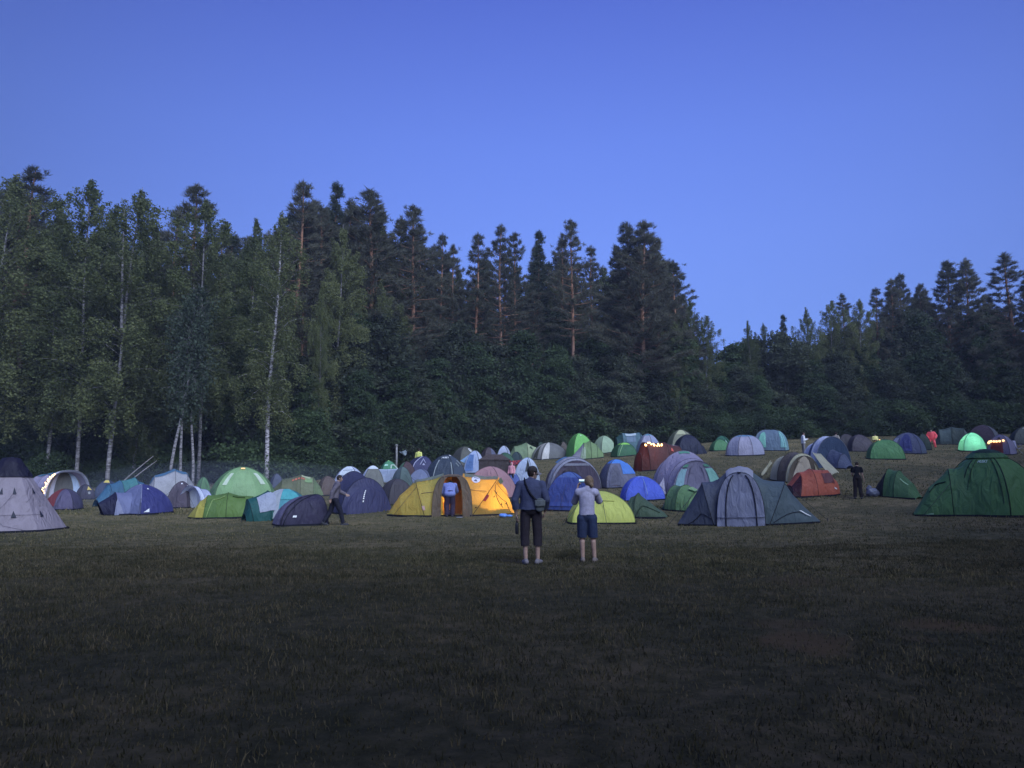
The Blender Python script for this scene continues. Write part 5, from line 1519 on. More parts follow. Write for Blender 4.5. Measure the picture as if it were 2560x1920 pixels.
t.lamp(0, 0, 20, 75, (0.62, 1.0, 0.92), 0.06)
t, S = D('violet dome tent with a dark vent and a row of round bulbs', 2474, 2546, 1086, 1138, [fab(82, 78, 126), fab(90, 86, 138)], yaw=-16, k=0.85)
t.patch(S, 0.42, 0.62, 0.52, 0.64, fab(40, 42, 66), 'vent', 'arch'); t.patch(S, 0.18, 0.72, 0.0, 0.40, fab(84, 30, 42, .3), 'door')
RBL = flat('round_bulb', (0.9, 0.75, 0.5), 0.4, 0.3, emit=(1.0, 0.58, 0.24), estr=2.0)
string_lights(t, S, [(0.04, 0.36), (0.06, 0.42), (0.3, 0.41), (0.5, 0.41), (0.8, 0.44)], 7, 0.085, 'row of round glowing bulbs across the violet dome tent', off=0.12, mat=RBL)
t, S = D('grey tent cut by the right frame edge beyond the violet dome', 2528, 2620, 1066, 1112, [fab(62, 66, 82), fab(50, 58, 72)], yaw=14)
t.patch(S, 0.2, 0.9, 0.62, 0.74, fab(110, 112, 124), 'roof_band')

# --- big green family tent at the right
t = L('big green family tent with a dark hood and side pod, cut by the right edge', 2474, 1294, 80, yaw=-12, name='family_tent')
BG = fab(62, 96, 74); BG2 = fab(56, 88, 72); HOOD = fab(28, 46, 52)
HC = hpx(t, 2470, 1135)
S = t.dome(122, 92, HC, [BG, BG, BG2, BG2], n=6, bulge=0.08, e=0.86, e2=0.92, sag=0.03, pr=0.016, polemat=fab(24, 42, 42))
t.text(S, 'HUSKY', 0.30, 0.66, 0.64, 0.70, fab(150, 168, 205), shear=0.03)
T_, P_ = np.meshgrid(np.linspace(0, 6, 37), np.linspace(0, 1, 7), indexing='ij')
pc = S(T_, 0.76 + 0.24 * P_); pc[..., :2] *= (1.08 + 0.10 * P_ * (1 - P_))[..., None]; pc[..., 2] += 0.02 + 0.16 * np.sin(P_ * math.pi / 2)
t.part('roof_hood', pc.reshape(-1, 3), grid_faces(37, 7), [BG2, HOOD], np.tile((np.arange(6) > 1).astype(int), 36))
t.stroke(S, [(0.12, 0.0), (0.16, 0.5), (0.22, 0.76)], 0.014, fab(36, 60, 54), 'zip'); t.stroke(S, [(0.90, 0.0), (0.86, 0.5), (0.8, 0.76)], 0.014, fab(36, 60, 54), 'zip')
S2 = t.loft([(0, 66, 124), (56, 66, 128), (104, 60, 116, 2), (160, 48, 70, 0), (204, 30, 8)], [BG2, BG2, BG, BG], p=1.95, rot=200, poles=[2], name='side_pod', polemat=fab(20, 36, 36))
t.stroke(S2, [(2.2, 0.70), (2.7, 0.62), (3.0, 0.68)], 0.02, fab(28, 50, 50), 'vent')
t.patch(S2, 2.9, 3.4, 0.955, 0.975, fab(110, 140, 140), 'lettering', na=6, nb=3)
t.guys(S2, [(2.0, 0.75), (2.0, 0.25)])
t = L('small green tunnel tent with a dark open door beside the man in black', 2236, 1246, 30, yaw=-28)
SGN = fab(54, 84, 70)
S = t.loft([(-66, 16, 6), (-16, 38, 70, 2), (14, 38, 66), (48, 28, 36), (64, 20, 6)], [fab(48, 72, 66), SGN, SGN, SGN], p=1.9, poles=[1, 2], polemat=fab(28, 46, 46))
t.patch(S, 0.42, 1.0, 0.02, 0.33, fab(26, 30, 46), 'door', 'rect', slant=0.05)
t.patch(S, 2.3, 2.9, 0.30, 0.32, fab(120, 150, 150), 'lettering', na=6, nb=3, off=0.04)
# ------------------------------------------------------------------ people
def capsule(mb, p0, p1, r0, r1, sides=12):
    p0, p1 = np.asarray(p0, float), np.asarray(p1, float)
    d = p1 - p0; L = np.linalg.norm(d)
    if L < 1e-5:
        mb.ball(p0, max(r0, r1)); return
    d /= L
    a = np.linspace(0, math.pi / 2, 4)
    path, rad = [], []
    for t in a[::-1]:
        path.append(p0 - d * r0 * math.sin(t)); rad.append(max(r0 * math.cos(t), 1e-3))
    for f in (0.25, 0.5, 0.75):
        path.append(p0 + d * L * f); rad.append(r0 + (r1 - r0) * f)
    for t in a:
        path.append(p1 + d * r1 * math.sin(t)); rad.append(max(r1 * math.cos(t), 1e-3))
    V, Fc = tube(np.array(path), np.array(rad), sides)
    mb.add(V, Fc)

def fuse(name, mb, mats, parent, voxel, smooth=5, keep=None, folds=0.0, seed=0):
    """One continuous skin grown over the collected shapes."""
    if not isinstance(mats, (list, tuple)): mats = [mats]
    me = mesh_from(name, np.concatenate(mb.v), mb.f)
    o = link(name + '_tmp', me)
    m = o.modifiers.new('r', 'REMESH'); m.mode = 'VOXEL'; m.voxel_size = voxel
    s = o.modifiers.new('s', 'SMOOTH'); s.factor = 0.5; s.iterations = smooth
    dg = bpy.context.evaluated_depsgraph_get()
    ev = bpy.data.meshes.new_from_object(o.evaluated_get(dg))
    bpy.data.objects.remove(o); bpy.data.meshes.remove(me)
    n = len(ev.vertices); V = np.zeros(n * 3, np.float32); ev.vertices.foreach_get('co', V); V = V.reshape(-1, 3).astype(float)
    if folds > 0:
        N = np.zeros(n * 3, np.float32); ev.vertices.foreach_get('normal', N); N = N.reshape(-1, 3)
        q = V + seed
        w = 0.6 * np.sin(17 * q[:, 2] + 13 * q[:, 0] + 2.5 * np.sin(9 * q[:, 0] + 5 * q[:, 2])) + 0.5 * np.sin(23 * q[:, 0] - 9 * q[:, 2] + 2 * np.sin(7 * q[:, 2])) + 0.35 * np.sin(41 * q[:, 2] - 15 * q[:, 0] + 3 * np.sin(11 * q[:, 1] + 6 * q[:, 2]))
        w *= 0.6 + 0.5 * np.sin(4 * q[:, 2] + 5 * q[:, 0])
        V = V + N * (folds * w)[:, None]
    polys = [tuple(p.vertices) for p in ev.polygons]
    bpy.data.meshes.remove(ev)
    if keep is not None:
        k = keep(V); polys = [p for p in polys if all(k[i] for i in p)]
        used = np.unique(np.concatenate([np.array(p) for p in polys])); mp = -np.ones(n, int); mp[used] = np.arange(len(used))
        V = V[used]; polys = [tuple(int(mp[i]) for i in p) for p in polys]
    return link(name, mesh_from(name, V, polys, mats), parent)

SKIN = flat('skin', (0.42, 0.27, 0.21), 0.55, 0.3, 0.08, 12)
SHOE = flat('pale_shoe', (0.20, 0.18, 0.19), 0.7, 0.3, 0.15, 20)
DSHOE = flat('dark_shoe', (0.05, 0.05, 0.06), 0.7, 0.3)

def person(label, pos, facing, J, wear, voxel=0.012, k=1.0, hand_curl=0.6, group=None, shoe=None, skin=None):
    """J: joints in metres, person facing +y. wear: list of (name, material, kind, options)."""
    root = bpy.data.objects.new('person', None); COL.objects.link(root)
    root.location = tuple(map(float, pos)); root.rotation_euler = (0, 0, facing); root.scale = (k, k, k)
    tag(root, label, 'person', group)
    A = {a: np.array(b, float) for a, b in J.items()}
    head, hd = A['head'], unit(A['look'])
    rt = unit(np.cross(hd, np.array([0, 0, 1.0]))); up = np.cross(rt, hd)
    mb = MB()
    # head with face
    mb.ball(head, (0.078, 0.088, 0.108), seg=14, rings=10)
    capsule(mb, head + hd * 0.025 - up * 0.045, head + hd * 0.055 - up * 0.075, 0.055, 0.036)
    capsule(mb, head + hd * 0.088 + up * 0.005, head + hd * 0.108 - up * 0.028, 0.010, 0.016)   # nose
    capsule(mb, head + hd * 0.082 - rt * 0.018 - up * 0.056, head + hd * 0.082 + rt * 0.018 - up * 0.056, 0.011, 0.011)  # mouth
    for s in (-1, 1):
        mb.ball(head + rt * s * 0.082 - up * 0.005 - hd * 0.005, (0.016, 0.020, 0.030))
        mb.ball(head + hd * 0.078 + rt * s * 0.030 + up * 0.012, 0.014)
    capsule(mb, A['neck'] - [0, 0, 0.03], head - up * 0.05 - hd * 0.015, 0.058, 0.054)
    sh = (A['lsh'] + A['rsh']) / 2
    capsule(mb, A['lsh'], A['rsh'], 0.062, 0.062)
    w = np.linalg.norm(A['rsh'] - A['lsh']) / 0.38
    tf = np.linspace(0, 0.92, 9)
    for f, rx, ry in zip(tf, np.interp(tf, [0, .22, .45, .7, .92], [.158, .140, .136, .156, .150]), np.interp(tf, [0, .22, .45, .7, .92], [.115, .108, .104, .110, .095])):
        p = A['pelvis'] * (1 - f) + sh * f
        mb.ball(p, (rx * w, ry * w, 0.13), seg=14)
    for s in 'lr':
        S_, E_, W_ = A[s + 'sh'], A[s + 'el'], A[s + 'wr']
        capsule(mb, S_, E_, 0.054, 0.042); capsule(mb, E_, W_, 0.043, 0.029)
        f = unit(W_ - E_) if s + 'hand' not in A else unit(A[s + 'hand'])
        n = unit(A.get(s + 'palm', np.array([1.0 if s == 'l' else -1.0, 0, 0])))
        n = unit(n - f * (n @ f)); sd = np.cross(f, n) * (1 if s == 'l' else -1)
        P0 = W_ + f * 0.015
        for q in (-0.024, -0.008, 0.008, 0.024):
            capsule(mb, P0 + sd * q * 0.8, P0 + f * 0.075 + sd * q, 0.0145, 0.0125, 8)
        for i, (q, Ln) in enumerate(((-0.030, .062), (-0.010, .080), (0.011, .085), (0.031, .074))):
            b = P0 + f * 0.082 + sd * q; d = f
            for seg in range(3):
                ang = hand_curl * (0.5 + 0.35 * seg) * (1 + 0.12 * i)
                d = unit(f * math.cos(ang * (seg + 1) * .8) + n * math.sin(ang * (seg + 1) * .8)); e = b + d * Ln / 3 * (1.25 - 0.2 * seg)
                capsule(mb, b, e, 0.0092 - seg * .0006, 0.0088 - seg * .0006, 8); b = e
        tb = P0 + f * 0.02 + sd * 0.036; t1 = tb + f * 0.032 + sd * 0.020 + n * 0.012; t2 = t1 + f * 0.032 + n * 0.018
        capsule(mb, tb, t1, 0.014, 0.011, 8); capsule(mb, t1, t2, 0.011, 0.009, 8)
        H_, K_, N_ = A[s + 'hip'], A[s + 'kn'], A[s + 'an']
        capsule(mb, H_, K_, 0.084, 0.056); capsule(mb, K_, N_, 0.053, 0.036)
        back = unit(np.cross(np.cross(N_ - K_, A[s + 'foot']), N_ - K_))
        sg = -1 if back @ A[s + 'foot'] > 0 else 1
        capsule(mb, K_ * .8 + N_ * .2 + back * sg * 0.014, K_ * .45 + N_ * .55 + back * sg * 0.010, 0.050, 0.040)
        ft = unit(A[s + 'foot']); g0 = np.array([N_[0], N_[1], max(N_[2] - 0.05, 0.03)])
        capsule(mb, g0 - ft * 0.04, g0 + ft * 0.15 - [0, 0, 0.008], 0.036, 0.028)
    fuse('body', mb, skin or SKIN, root, voxel)
    for i, (nm, mat, kind, op) in enumerate(wear):
        g = MB(); e = op.get('ease', 0.016); keep = None
        if kind == 'top':
            sl = op.get('sleeve', 1.0)
            tf = np.linspace(-0.02, 0.95, 11)
            for f, rx, ry in zip(tf, np.interp(tf, [-.02, .15, .35, .58, .8, .95], [.168, .156, .150, .158, .165, .140]), np.interp(tf, [-.02, .15, .35, .58, .8, .95], [.122, .116, .114, .116, .112, .090])):
                p = A['pelvis'] * (1 - f) + sh * f
                if f * np.linalg.norm(sh - A['pelvis']) < op.get('low', -0.1): continue
                g.ball(p, (rx * w * op.get('wide', 1) + e, ry * w * op.get('wide', 1) + e, 0.13), seg=16)
            capsule(g, A['lsh'], A['rsh'], 0.056 + e, 0.056 + e)
            for s in 'lr':
                capsule(g, A['neck'] - [0, 0, 0.02], A[s + 'sh'] - [0, 0, 0.02], 0.062 + e * .6, 0.056 + e)
            capsule(g, sh, A['neck'] + [0, 0, 0.0], 0.075 + e, 0.060 + e * .5)
            cuts = []
            for s in 'lr':
                S_, E_, W_ = A[s + 'sh'], A[s + 'el'], A[s + 'wr']
                if sl > 0.55:
                    W2 = E_ + (W_ - E_) * min(1.0, (sl - 0.5) * 2)
                    capsule(g, S_, E_, 0.052 + e, 0.046 + e); capsule(g, E_, W2, 0.050 + e, 0.036 + e)
                    if sl < 1: cuts.append((W2, unit(W2 - E_)))
                    else: cuts.append((W2, unit(W_ - E_)))
                else:
                    W2 = S_ + (E_ - S_) * sl * 2
                    capsule(g, S_, W2, 0.062 + e, 0.058 + e * 1.6); cuts.append((W2, unit(E_ - S_)))
            hem = op.get('hem', None)
            def keep(V, cuts=cuts, hem=hem):
                k_ = np.ones(len(V), bool)
                for c, d in cuts:
                    r = V - c; k_ &= ~(((r @ d) > 0.0) & (np.linalg.norm(r, axis=1) < 0.16))
                if hem is not None: k_ &= V[:, 2] > hem + 0.008 * np.sin(V[:, 0] * 25)
                return k_
        elif kind == 'legs':
            ln = op.get('len', 1.0)      # 0.5 = knee, 1 = ankle
            mb_ = g
            mb_.ball(A['pelvis'] + [0, 0, 0.0], (0.166 * w + e, 0.118 * w + e, 0.13), seg=16)
            mb_.ball(A['pelvis'] + [0, 0, 0.06], (0.155 * w + e, 0.110 * w + e, 0.09), seg=16)
            cuts = []
            for s in 'lr':
                H_, K_, N_ = A[s + 'hip'], A[s + 'kn'], A[s + 'an']
                fl = op.get('flare', 0.0)
                if ln <= 0.52:
                    E2 = H_ + (K_ - H_) * ln * 2; capsule(g, H_, E2, 0.088 + e, 0.066 + e + fl); cuts.append((E2, unit(K_ - H_)))
                else:
                    E2 = K_ + (N_ - K_) * (ln - 0.5) * 2
                    capsule(g, H_, K_, 0.090 + e, 0.066 + e + fl * .5); capsule(g, K_, E2, 0.066 + e + fl * .5, 0.052 + e + fl); cuts.append((E2, unit(N_ - K_)))
            top = op.get('top', None)
            def keep(V, cuts=cuts, top=top):
                k_ = np.ones(len(V), bool)
                for c, d in cuts:
                    r = V - c; k_ &= ~(((r @ d) > 0.0) & (np.linalg.norm(r, axis=1) < 0.2))
                if top is not None: k_ &= V[:, 2] < top
                return k_
        elif kind == 'hair':
            g.ball(head + up * 0.014 - hd * 0.010, (0.090, 0.098, 0.110), seg=16, rings=12)
            if op.get('bun'):
                b = head - hd * 0.095 - up * 0.055 + rt * op.get('bunx', 0.0); g.ball(b, (0.042, 0.042, 0.038)); g.ball(b + [0.01, -.01, -0.025], 0.03)
            if op.get('long'):
                capsule(g, head - hd * 0.04, A['neck'] - hd * 0.04 + [0, 0, 0.02], 0.085, 0.07)
            if op.get('cap'):
                pass
            def keep(V, hd=hd, up=up, head=head, lo=op.get('low', -0.045)):
                r = V - head
                return ~((r @ hd > 0.035) & (r @ up < 0.045)) & ((r @ up > lo) | (r @ hd < -0.02) | bool(op.get('long'))) & ((r @ up > lo - 0.06) | bool(op.get('long')))
        elif kind == 'hat':
            g.ball(head + up * 0.040, (0.102, 0.110, 0.098), seg=16, rings=12)
            def keep(V, up=up, head=head): return ((V - head) @ up) > 0.030
        elif kind == 'hood':
            g.ball(head + up * 0.01 - hd * 0.02, (0.112, 0.115, 0.132), seg=16, rings=12); capsule(g, head - up * 0.08 - hd * 0.03, A['neck'], 0.10, 0.11)
            def keep(V, hd=hd, head=head): return ((V - head) @ hd) < 0.055
        fuse(nm, g, mat, root, max(voxel, 0.010), 12 if kind in ('top', 'legs') else 5, keep, op.get('folds', 0.004), seed=i * 3.1)
        if kind == 'hat' and op.get('brim'):
            A_, B_ = np.meshgrid(np.linspace(-1, 1, 11), np.linspace(0, 1, 6), indexing='ij')
            br = head + up * 0.040 + hd * 0.080
            ln = np.sqrt(np.maximum(0, 1 - A_ ** 2 * 0.75)) * 0.115
            P = br[None, None] + rt * (A_ * 0.082)[..., None] + hd * (B_ * ln - 0.028 * A_ ** 2)[..., None] - up * (B_ * 0.040 + 0.040 * A_ ** 2)[..., None]
            o = link('brim', mesh_from('brim', P.reshape(-1, 3), grid_faces(11, 6), [op['brim']]), root)
            md = o.modifiers.new('t', 'SOLIDIFY'); md.thickness = 0.006
    if shoe is not None:
        for s in 'lr':
            g = MB(); N_ = A[s + 'an']; ft = unit(A[s + 'foot']); g0 = np.array([N_[0], N_[1], max(N_[2] - 0.045, 0.035)])
            capsule(g, g0 - ft * 0.05, g0 + ft * 0.05, 0.046, 0.046); capsule(g, g0 + ft * 0.05, g0 + ft * 0.165 - [0, 0, 0.006], 0.046, 0.036); capsule(g, g0 + [0, 0, 0.03] - ft * 0.015, g0 - ft * 0.015, 0.044, 0.044)
            fuse('shoe', g, shoe, root, 0.012, 3)
    return root

def cloth(name, rgb, bump=0.25):
    return flat(name, albedo(rgb), 0.85, 0.15, 0.16, 14.0, bump, 60.0)

def standing(h=1.75, **kw):
    J = dict(head=(0, 0.02, 1.635), look=(0, 1, 0), neck=(0, -0.01, 1.48), lsh=(-.19, 0, 1.42), rsh=(.19, 0, 1.42), lel=(-.25, -.02, 1.13), rel=(.25, -.02, 1.13), lwr=(-.25, .06, .88), rwr=(.25, .06, .88),
             pelvis=(0, 0, .96), lhip=(-.09, 0, .90), rhip=(.09, 0, .90), lkn=(-.10, .02, .49), rkn=(.10, .02, .49), lan=(-.10, -.01, .08), ran=(.10, -.01, .08), lfoot=(-.15, 1, 0), rfoot=(.15, 1, 0))
    J.update(kw)
    return J

def foot_at(u, v):
    p = ground_hit(u, v); return p, -math.atan2(p[0], p[1])

def head_at(u, vtop, h):
    """Where a figure h tall stands so that its top reaches row vtop."""
    r = ray(u, vtop)
    for y in np.arange(8, 110, 0.1):
        x = r[0] * y / r[1]; z = CAM_H + r[2] * y / r[1]
        if z - float(gz(x, y)) >= h and False: pass
        if y > 20 and z - float(gz(x, y)) <= h: return np.array([x, y, float(gz(x, y))]), -math.atan2(x, y)
    return None

# --- the couple
mp_, mf = foot_at(1328, 1411)
MANJ = dict(head=(.028, .035, 1.655), look=(.88, .47, -.02), neck=(0.0, 0.0, 1.525), lsh=(-.205, 0, 1.445), rsh=(.205, 0, 1.445), lel=(-.300, -.02, 1.165), lwr=(-.272, .03, .905), rel=(.285, -.07, 1.175), rwr=(.262, .06, .955),
            lhand=(0.03, 0.10, -1), lpalm=(1, 0.1, 0), rhand=(-0.2, 0.5, -0.9), pelvis=(0, 0, .99), lhip=(-.10, 0, .93), rhip=(.10, 0, .93), lkn=(-.116, .02, .51), rkn=(.120, .02, .51), lan=(-.098, -.02, .085), ran=(.122, -.02, .085), lfoot=(-.28, 1, 0), rfoot=(.42, 1, 0))
JK = cloth('navy_jacket_cloth', (46, 50, 92)); PANTS = cloth('dark_plum_trousers', (34, 29, 46))
man = person('man from behind in a navy jacket with shoulder bag and bottle', mp_, mf, MANJ, [
    ('jacket', JK, 'top', dict(sleeve=1.0, ease=0.022, wide=1.12, hem=0.985, folds=0.006)),
    ('trousers', PANTS, 'legs', dict(len=0.72, ease=0.013, flare=0.015, top=1.06, folds=0.007)),
    ('hair', flat('dark_hair', (0.030, 0.018, 0.014), 0.8, 0.2, 0.3, 40), 'hair', dict(folds=0.002, low=-0.035)),
    ('cap', cloth('dark_cap', (40, 36, 48)), 'hat', dict(brim=cloth('grey_brim', (86, 84, 112)), folds=0.0)),
], voxel=0.008, shoe=SHOE, hand_curl=0.75)
def in_frame(root_pos, rz, P):
    c, s = math.cos(rz), math.sin(rz); P = np.asarray(P, float)
    return np.array([root_pos[0] + P[0] * c - P[1] * s, root_pos[1] + P[0] * s + P[1] * c, root_pos[2] + P[2]])
# shoulder bag: strap over the left shoulder, pouch behind the right hip
bag = bpy.data.objects.new('shoulder_bag', None); COL.objects.link(bag)
bag.location = man.location; bag.rotation_euler = man.rotation_euler
tag(bag, 'grey shoulder bag hanging at the right hip of the man in navy', 'bag')
mb = MB()
for z, sx_, sy_ in ((1.00, .080, .030), (1.055, .100, .038), (1.11, .098, .036), (1.15, .086, .028)):
    mb.ball((0.165, -0.158, z), (sx_, sy_, 0.055), seg=14)
fuse('pouch', mb, cloth('grey_canvas', (62, 66, 88)), bag, 0.010, 4, folds=0.003)
mb = MB()
A_, B_ = np.meshgrid(np.linspace(0, 1, 9), np.linspace(0, 1, 7), indexing='ij')
P = np.stack([0.165 + (A_ - .5) * 0.19, -0.200 - 0.010 * np.sin(math.pi * A_) + 0.012 * B_, 1.165 - B_ * (0.10 + 0.02 * np.sin(math.pi * A_))], -1)
o = link('flap', mesh_from('flap', P.reshape(-1, 3), grid_faces(9, 7), [cloth('grey_flap', (72, 76, 100))]), bag); md = o.modifiers.new('t', 'SOLIDIFY'); md.thickness = 0.006
path = np.array([(-.115, .10, 1.49), (-.125, .03, 1.560), (-.120, -.045, 1.555), (-.105, -.110, 1.47), (-.06, -.155, 1.36), (-.005, -.170, 1.27), (.06, -.178, 1.20), (.10, -.180, 1.155)])
tt = np.linspace(0, len(path) - 1, 40); k0 = np.minimum(tt.astype(int), len(path) - 2); q = (tt - k0)[:, None]; pp = path[k0] * (1 - q) + path[k0 + 1] * q
dirv = unit(np.gradient(pp, axis=0)); nrm_ = unit(pp - np.array([0, 0, 0]) * 1.0 - np.stack([pp[:, 0] * 0.3, np.full(40, 0.02), pp[:, 2]], 1)); sd = np.cross(dirv, nrm_) * 0.020
V = np.concatenate([pp - sd, pp + sd, pp + sd + nrm_ * .006, pp - sd + nrm_ * .006]); n = 40; Fs = []
for i in range(n - 1):
    for a_, b_ in ((0, 1), (1, 2), (2, 3), (3, 0)):
        Fs.append((a_ * n + i, a_ * n + i + 1, b_ * n + i + 1, b_ * n + i))
link('strap', mesh_from('strap', V, Fs, [flat('black_webbing', (0.010, 0.010, 0.016), 0.8, 0.2)]), bag)
# bottle in the left hand
bt = bpy.data.objects.new('bottle', None); COL.objects.link(bt)
bt.location = man.location; bt.rotation_euler = man.rotation_euler
tag(bt, 'dark drinking bottle carried in the left hand of the man in navy', 'bottle')
def lathe(c, prof, seg=16):
    V = []; Fc = []
    for z, r in prof:
        for j in range(seg):
            a = 2 * math.pi * j / seg; V.append((c[0] + r * math.cos(a), c[1] + r * math.sin(a), c[2] + z))
    for i in range(len(prof) - 1):
        for j in range(seg):
            k = (j + 1) % seg; Fc.append((i * seg + j, i * seg + k, (i + 1) * seg + k, (i + 1) * seg + j))
    Fc.append(tuple(range(seg))[::-1]); Fc.append(tuple(range((len(prof) - 1) * seg, len(prof) * seg)))
    return np.array(V), Fc
bc = (-.262, .050, .535)
BOTM = flat('dark_bottle', (0.018, 0.018, 0.024), 0.35, 0.5)
V, Fc = lathe(bc, [(0, .024), (.006, .031), (.05, .033), (.15, .033), (.185, .030), (.205, .020), (.215, .016)]); link('flask', mesh_from('flask', V, Fc, [BOTM]), bt)
V, Fc = lathe((bc[0], bc[1], bc[2] + .214), [(0, .019), (.028, .019), (.032, .015)]); link('lid', mesh_from('lid', V, Fc, [flat('bottle_lid', (0.03, 0.03, 0.035), 0.5, 0.4)]), bt)
V, Fc = tube(np.array([(bc[0], bc[1], bc[2] + .24), (bc[0] - .018, bc[1], bc[2] + .27), (bc[0] - .02, bc[1], bc[2] + .305), (bc[0], bc[1], bc[2] + .325), (bc[0] + .02, bc[1], bc[2] + .305), (bc[0] + .018, bc[1], bc[2] + .27), (bc[0], bc[1], bc[2] + .24)]), 0.006, 6)
link('carry_loop', mesh_from('carry_loop', V, Fc, [BOTM]), bt)

wp, wf = foot_at(1469, 1406)
WJ = dict(head=(.042, .035, 1.492), look=(-.28, .95, .02), neck=(.012, 0.0, 1.365), lsh=(-.158, 0.02, 1.300), rsh=(.158, 0.02, 1.300), lel=(-.235, .185, 1.115), lwr=(-.180, .365, 1.345), rel=(.235, .17, 1.13), rwr=(.035, .385, 1.395),
          lhand=(.14, .20, .95), lpalm=(1, 0, -.1), rhand=(-.15, .12, .97), rpalm=(-1, 0.1, 0), pelvis=(0, 0, .865), lhip=(-.09, 0, .815), rhip=(.09, 0, .815), lkn=(-.098, .02, .445), rkn=(.108, .02, .445), lan=(-.088, -.015, .075), ran=(.132, -.015, .075), lfoot=(-.1, 1, 0), rfoot=(.22, 1, 0))
TOPM = cloth('lavender_grey_jersey', (126, 122, 176), 0.3); DEN = cloth('dark_denim', (34, 42, 84), 0.4)
woman = person('woman from behind in a lavender grey top and denim shorts, filming with a raised phone', wp, wf, WJ, [
    ('sweater', TOPM, 'top', dict(sleeve=0.66, ease=0.020, wide=1.0, hem=0.875, folds=0.006)),
    ('shorts', DEN, 'legs', dict(len=0.49, ease=0.016, flare=0.008, top=0.95, folds=0.003)),
    ('hair', flat('ash_blond_hair', (0.20, 0.135, 0.085), 0.6, 0.3, 0.35, 45), 'hair', dict(bun=True, bunx=0.025, folds=0.004, low=-0.06)),
], voxel=0.008, shoe=flat('pale_sandal', (0.20, 0.16, 0.14), 0.7, 0.3, 0.2, 25), hand_curl=0.95)
ph = bpy.data.objects.new('phone', None); COL.objects.link(ph)
ph.location = woman.location; ph.rotation_euler = woman.rotation_euler
tag(ph, 'phone with a lit screen held up sideways by the woman in lavender', 'phone')
mb = MB(); mb.box((-.075, .432, 1.507), (.152, .009, .074)); o = mb.build('case', flat('phone_case', (0.02, 0.02, 0.025), 0.4, 0.5), ph, False)
bv = o.modifiers.new('b', 'BEVEL'); bv.width = 0.004; bv.segments = 2
def screen_mat():
    m, n, b = newmat('phone_screen')
    tc = n.nodes.new('ShaderNodeTexCoord'); sp = n.nodes.new('ShaderNodeSeparateXYZ'); n.links.new(tc.outputs['Generated'], sp.inputs[0])
    r = n.nodes.new('ShaderNodeValToRGB'); e = r.color_ramp.elements; r.color_ramp.interpolation = 'EASE'
    e[0].position = 0.0; e[0].color = (0.05, 0.06, 0.14, 1); e[1].position = 1.0; e[1].color = (0.85, 0.95, 1.0, 1)
    for p_, c_ in ((0.30, (0.04, 0.08, 0.10, 1)), (0.42, (0.10, 0.35, 0.55, 1)), (0.55, (0.7, 0.9, 1.0, 1))):
        k_ = e.new(p_); k_.color = c_
    n.links.new(sp.outputs['Z'], r.inputs[0]); n.links.new(r.outputs[0], b.inputs['Emission Color']); b.inputs['Emission Strength'].default_value = 1.1
    b.inputs['Base Color'].default_value = (0.02, 0.02, 0.02, 1); b.inputs['Roughness'].default_value = 0.2
    return m
mb = MB(); mb.box((-.075, .4265, 1.507), (.142, .001, .065)); mb.build('screen', screen_mat(), ph, False)

# --- the others
GREY = cloth('grey_violet_jacket', (74, 68, 98)); DARKL = cloth('dark_trousers', (26, 26, 48)); HAIRD = flat('brown_hair', (0.035, 0.025, 0.020), 0.8, 0.2, 0.3, 40)
p, fz = foot_at(834, 1314)
person('walking person in a grey violet jacket passing the dark violet wedge tent', p, fz - R(80), standing(
    head=(0.0, .16, 1.60), look=(0.1, 1, -.25), neck=(0, .10, 1.46), lsh=(-.19, .08, 1.40), rsh=(.19, .08, 1.40), lel=(-.24, .22, 1.14), lwr=(-.20, .42, 1.05), rel=(.25, -.12, 1.14), rwr=(.24, -.16, .90),
    pelvis=(0, 0, .93), lkn=(-.10, -.10, .48), lan=(-.10, -.32, .12), rkn=(.10, .20, .50), ran=(.10, .30, .08), lfoot=(0, 1, -.35)), [
    ('jacket', GREY, 'top', dict(sleeve=1.0, ease=0.026, hem=0.90, folds=0.006)), ('trousers', DARKL, 'legs', dict(len=1.0, ease=0.018, top=1.0)), ('hair', HAIRD, 'hair', dict(folds=0.003))],
    k=0.95, shoe=DSHOE)
p, fz = foot_at(1124, 1293)
person('person in a lavender blue jacket bending into the doorway of the lit yellow tent', p, fz, standing(
    head=(.02, .46, 1.22), look=(0, .8, -.6), neck=(.01, .34, 1.20), lsh=(-.19, .24, 1.17), rsh=(.19, .24, 1.17), lel=(-.27, .30, .90), lwr=(-.20, .42, .72), rel=(.26, .40, .95), rwr=(.18, .55, .85),
    pelvis=(0, -.06, .86), lhip=(-.09, -.05, .80), rhip=(.09, -.05, .80), lkn=(-.11, .04, .46), rkn=(.11, .04, .46)), [
    ('jacket', cloth('lavender_blue_jacket', (88, 96, 178)), 'top', dict(sleeve=1.0, ease=0.034, wide=1.15, folds=0.007)), ('trousers', cloth('dark_violet_trousers', (40, 34, 66)), 'legs', dict(len=1.0, ease=0.024, flare=0.02)), ('hair', HAIRD, 'hair', dict(folds=0.003))],
    k=1.0, shoe=DSHOE)
p, fz = foot_at(2146, 1247)
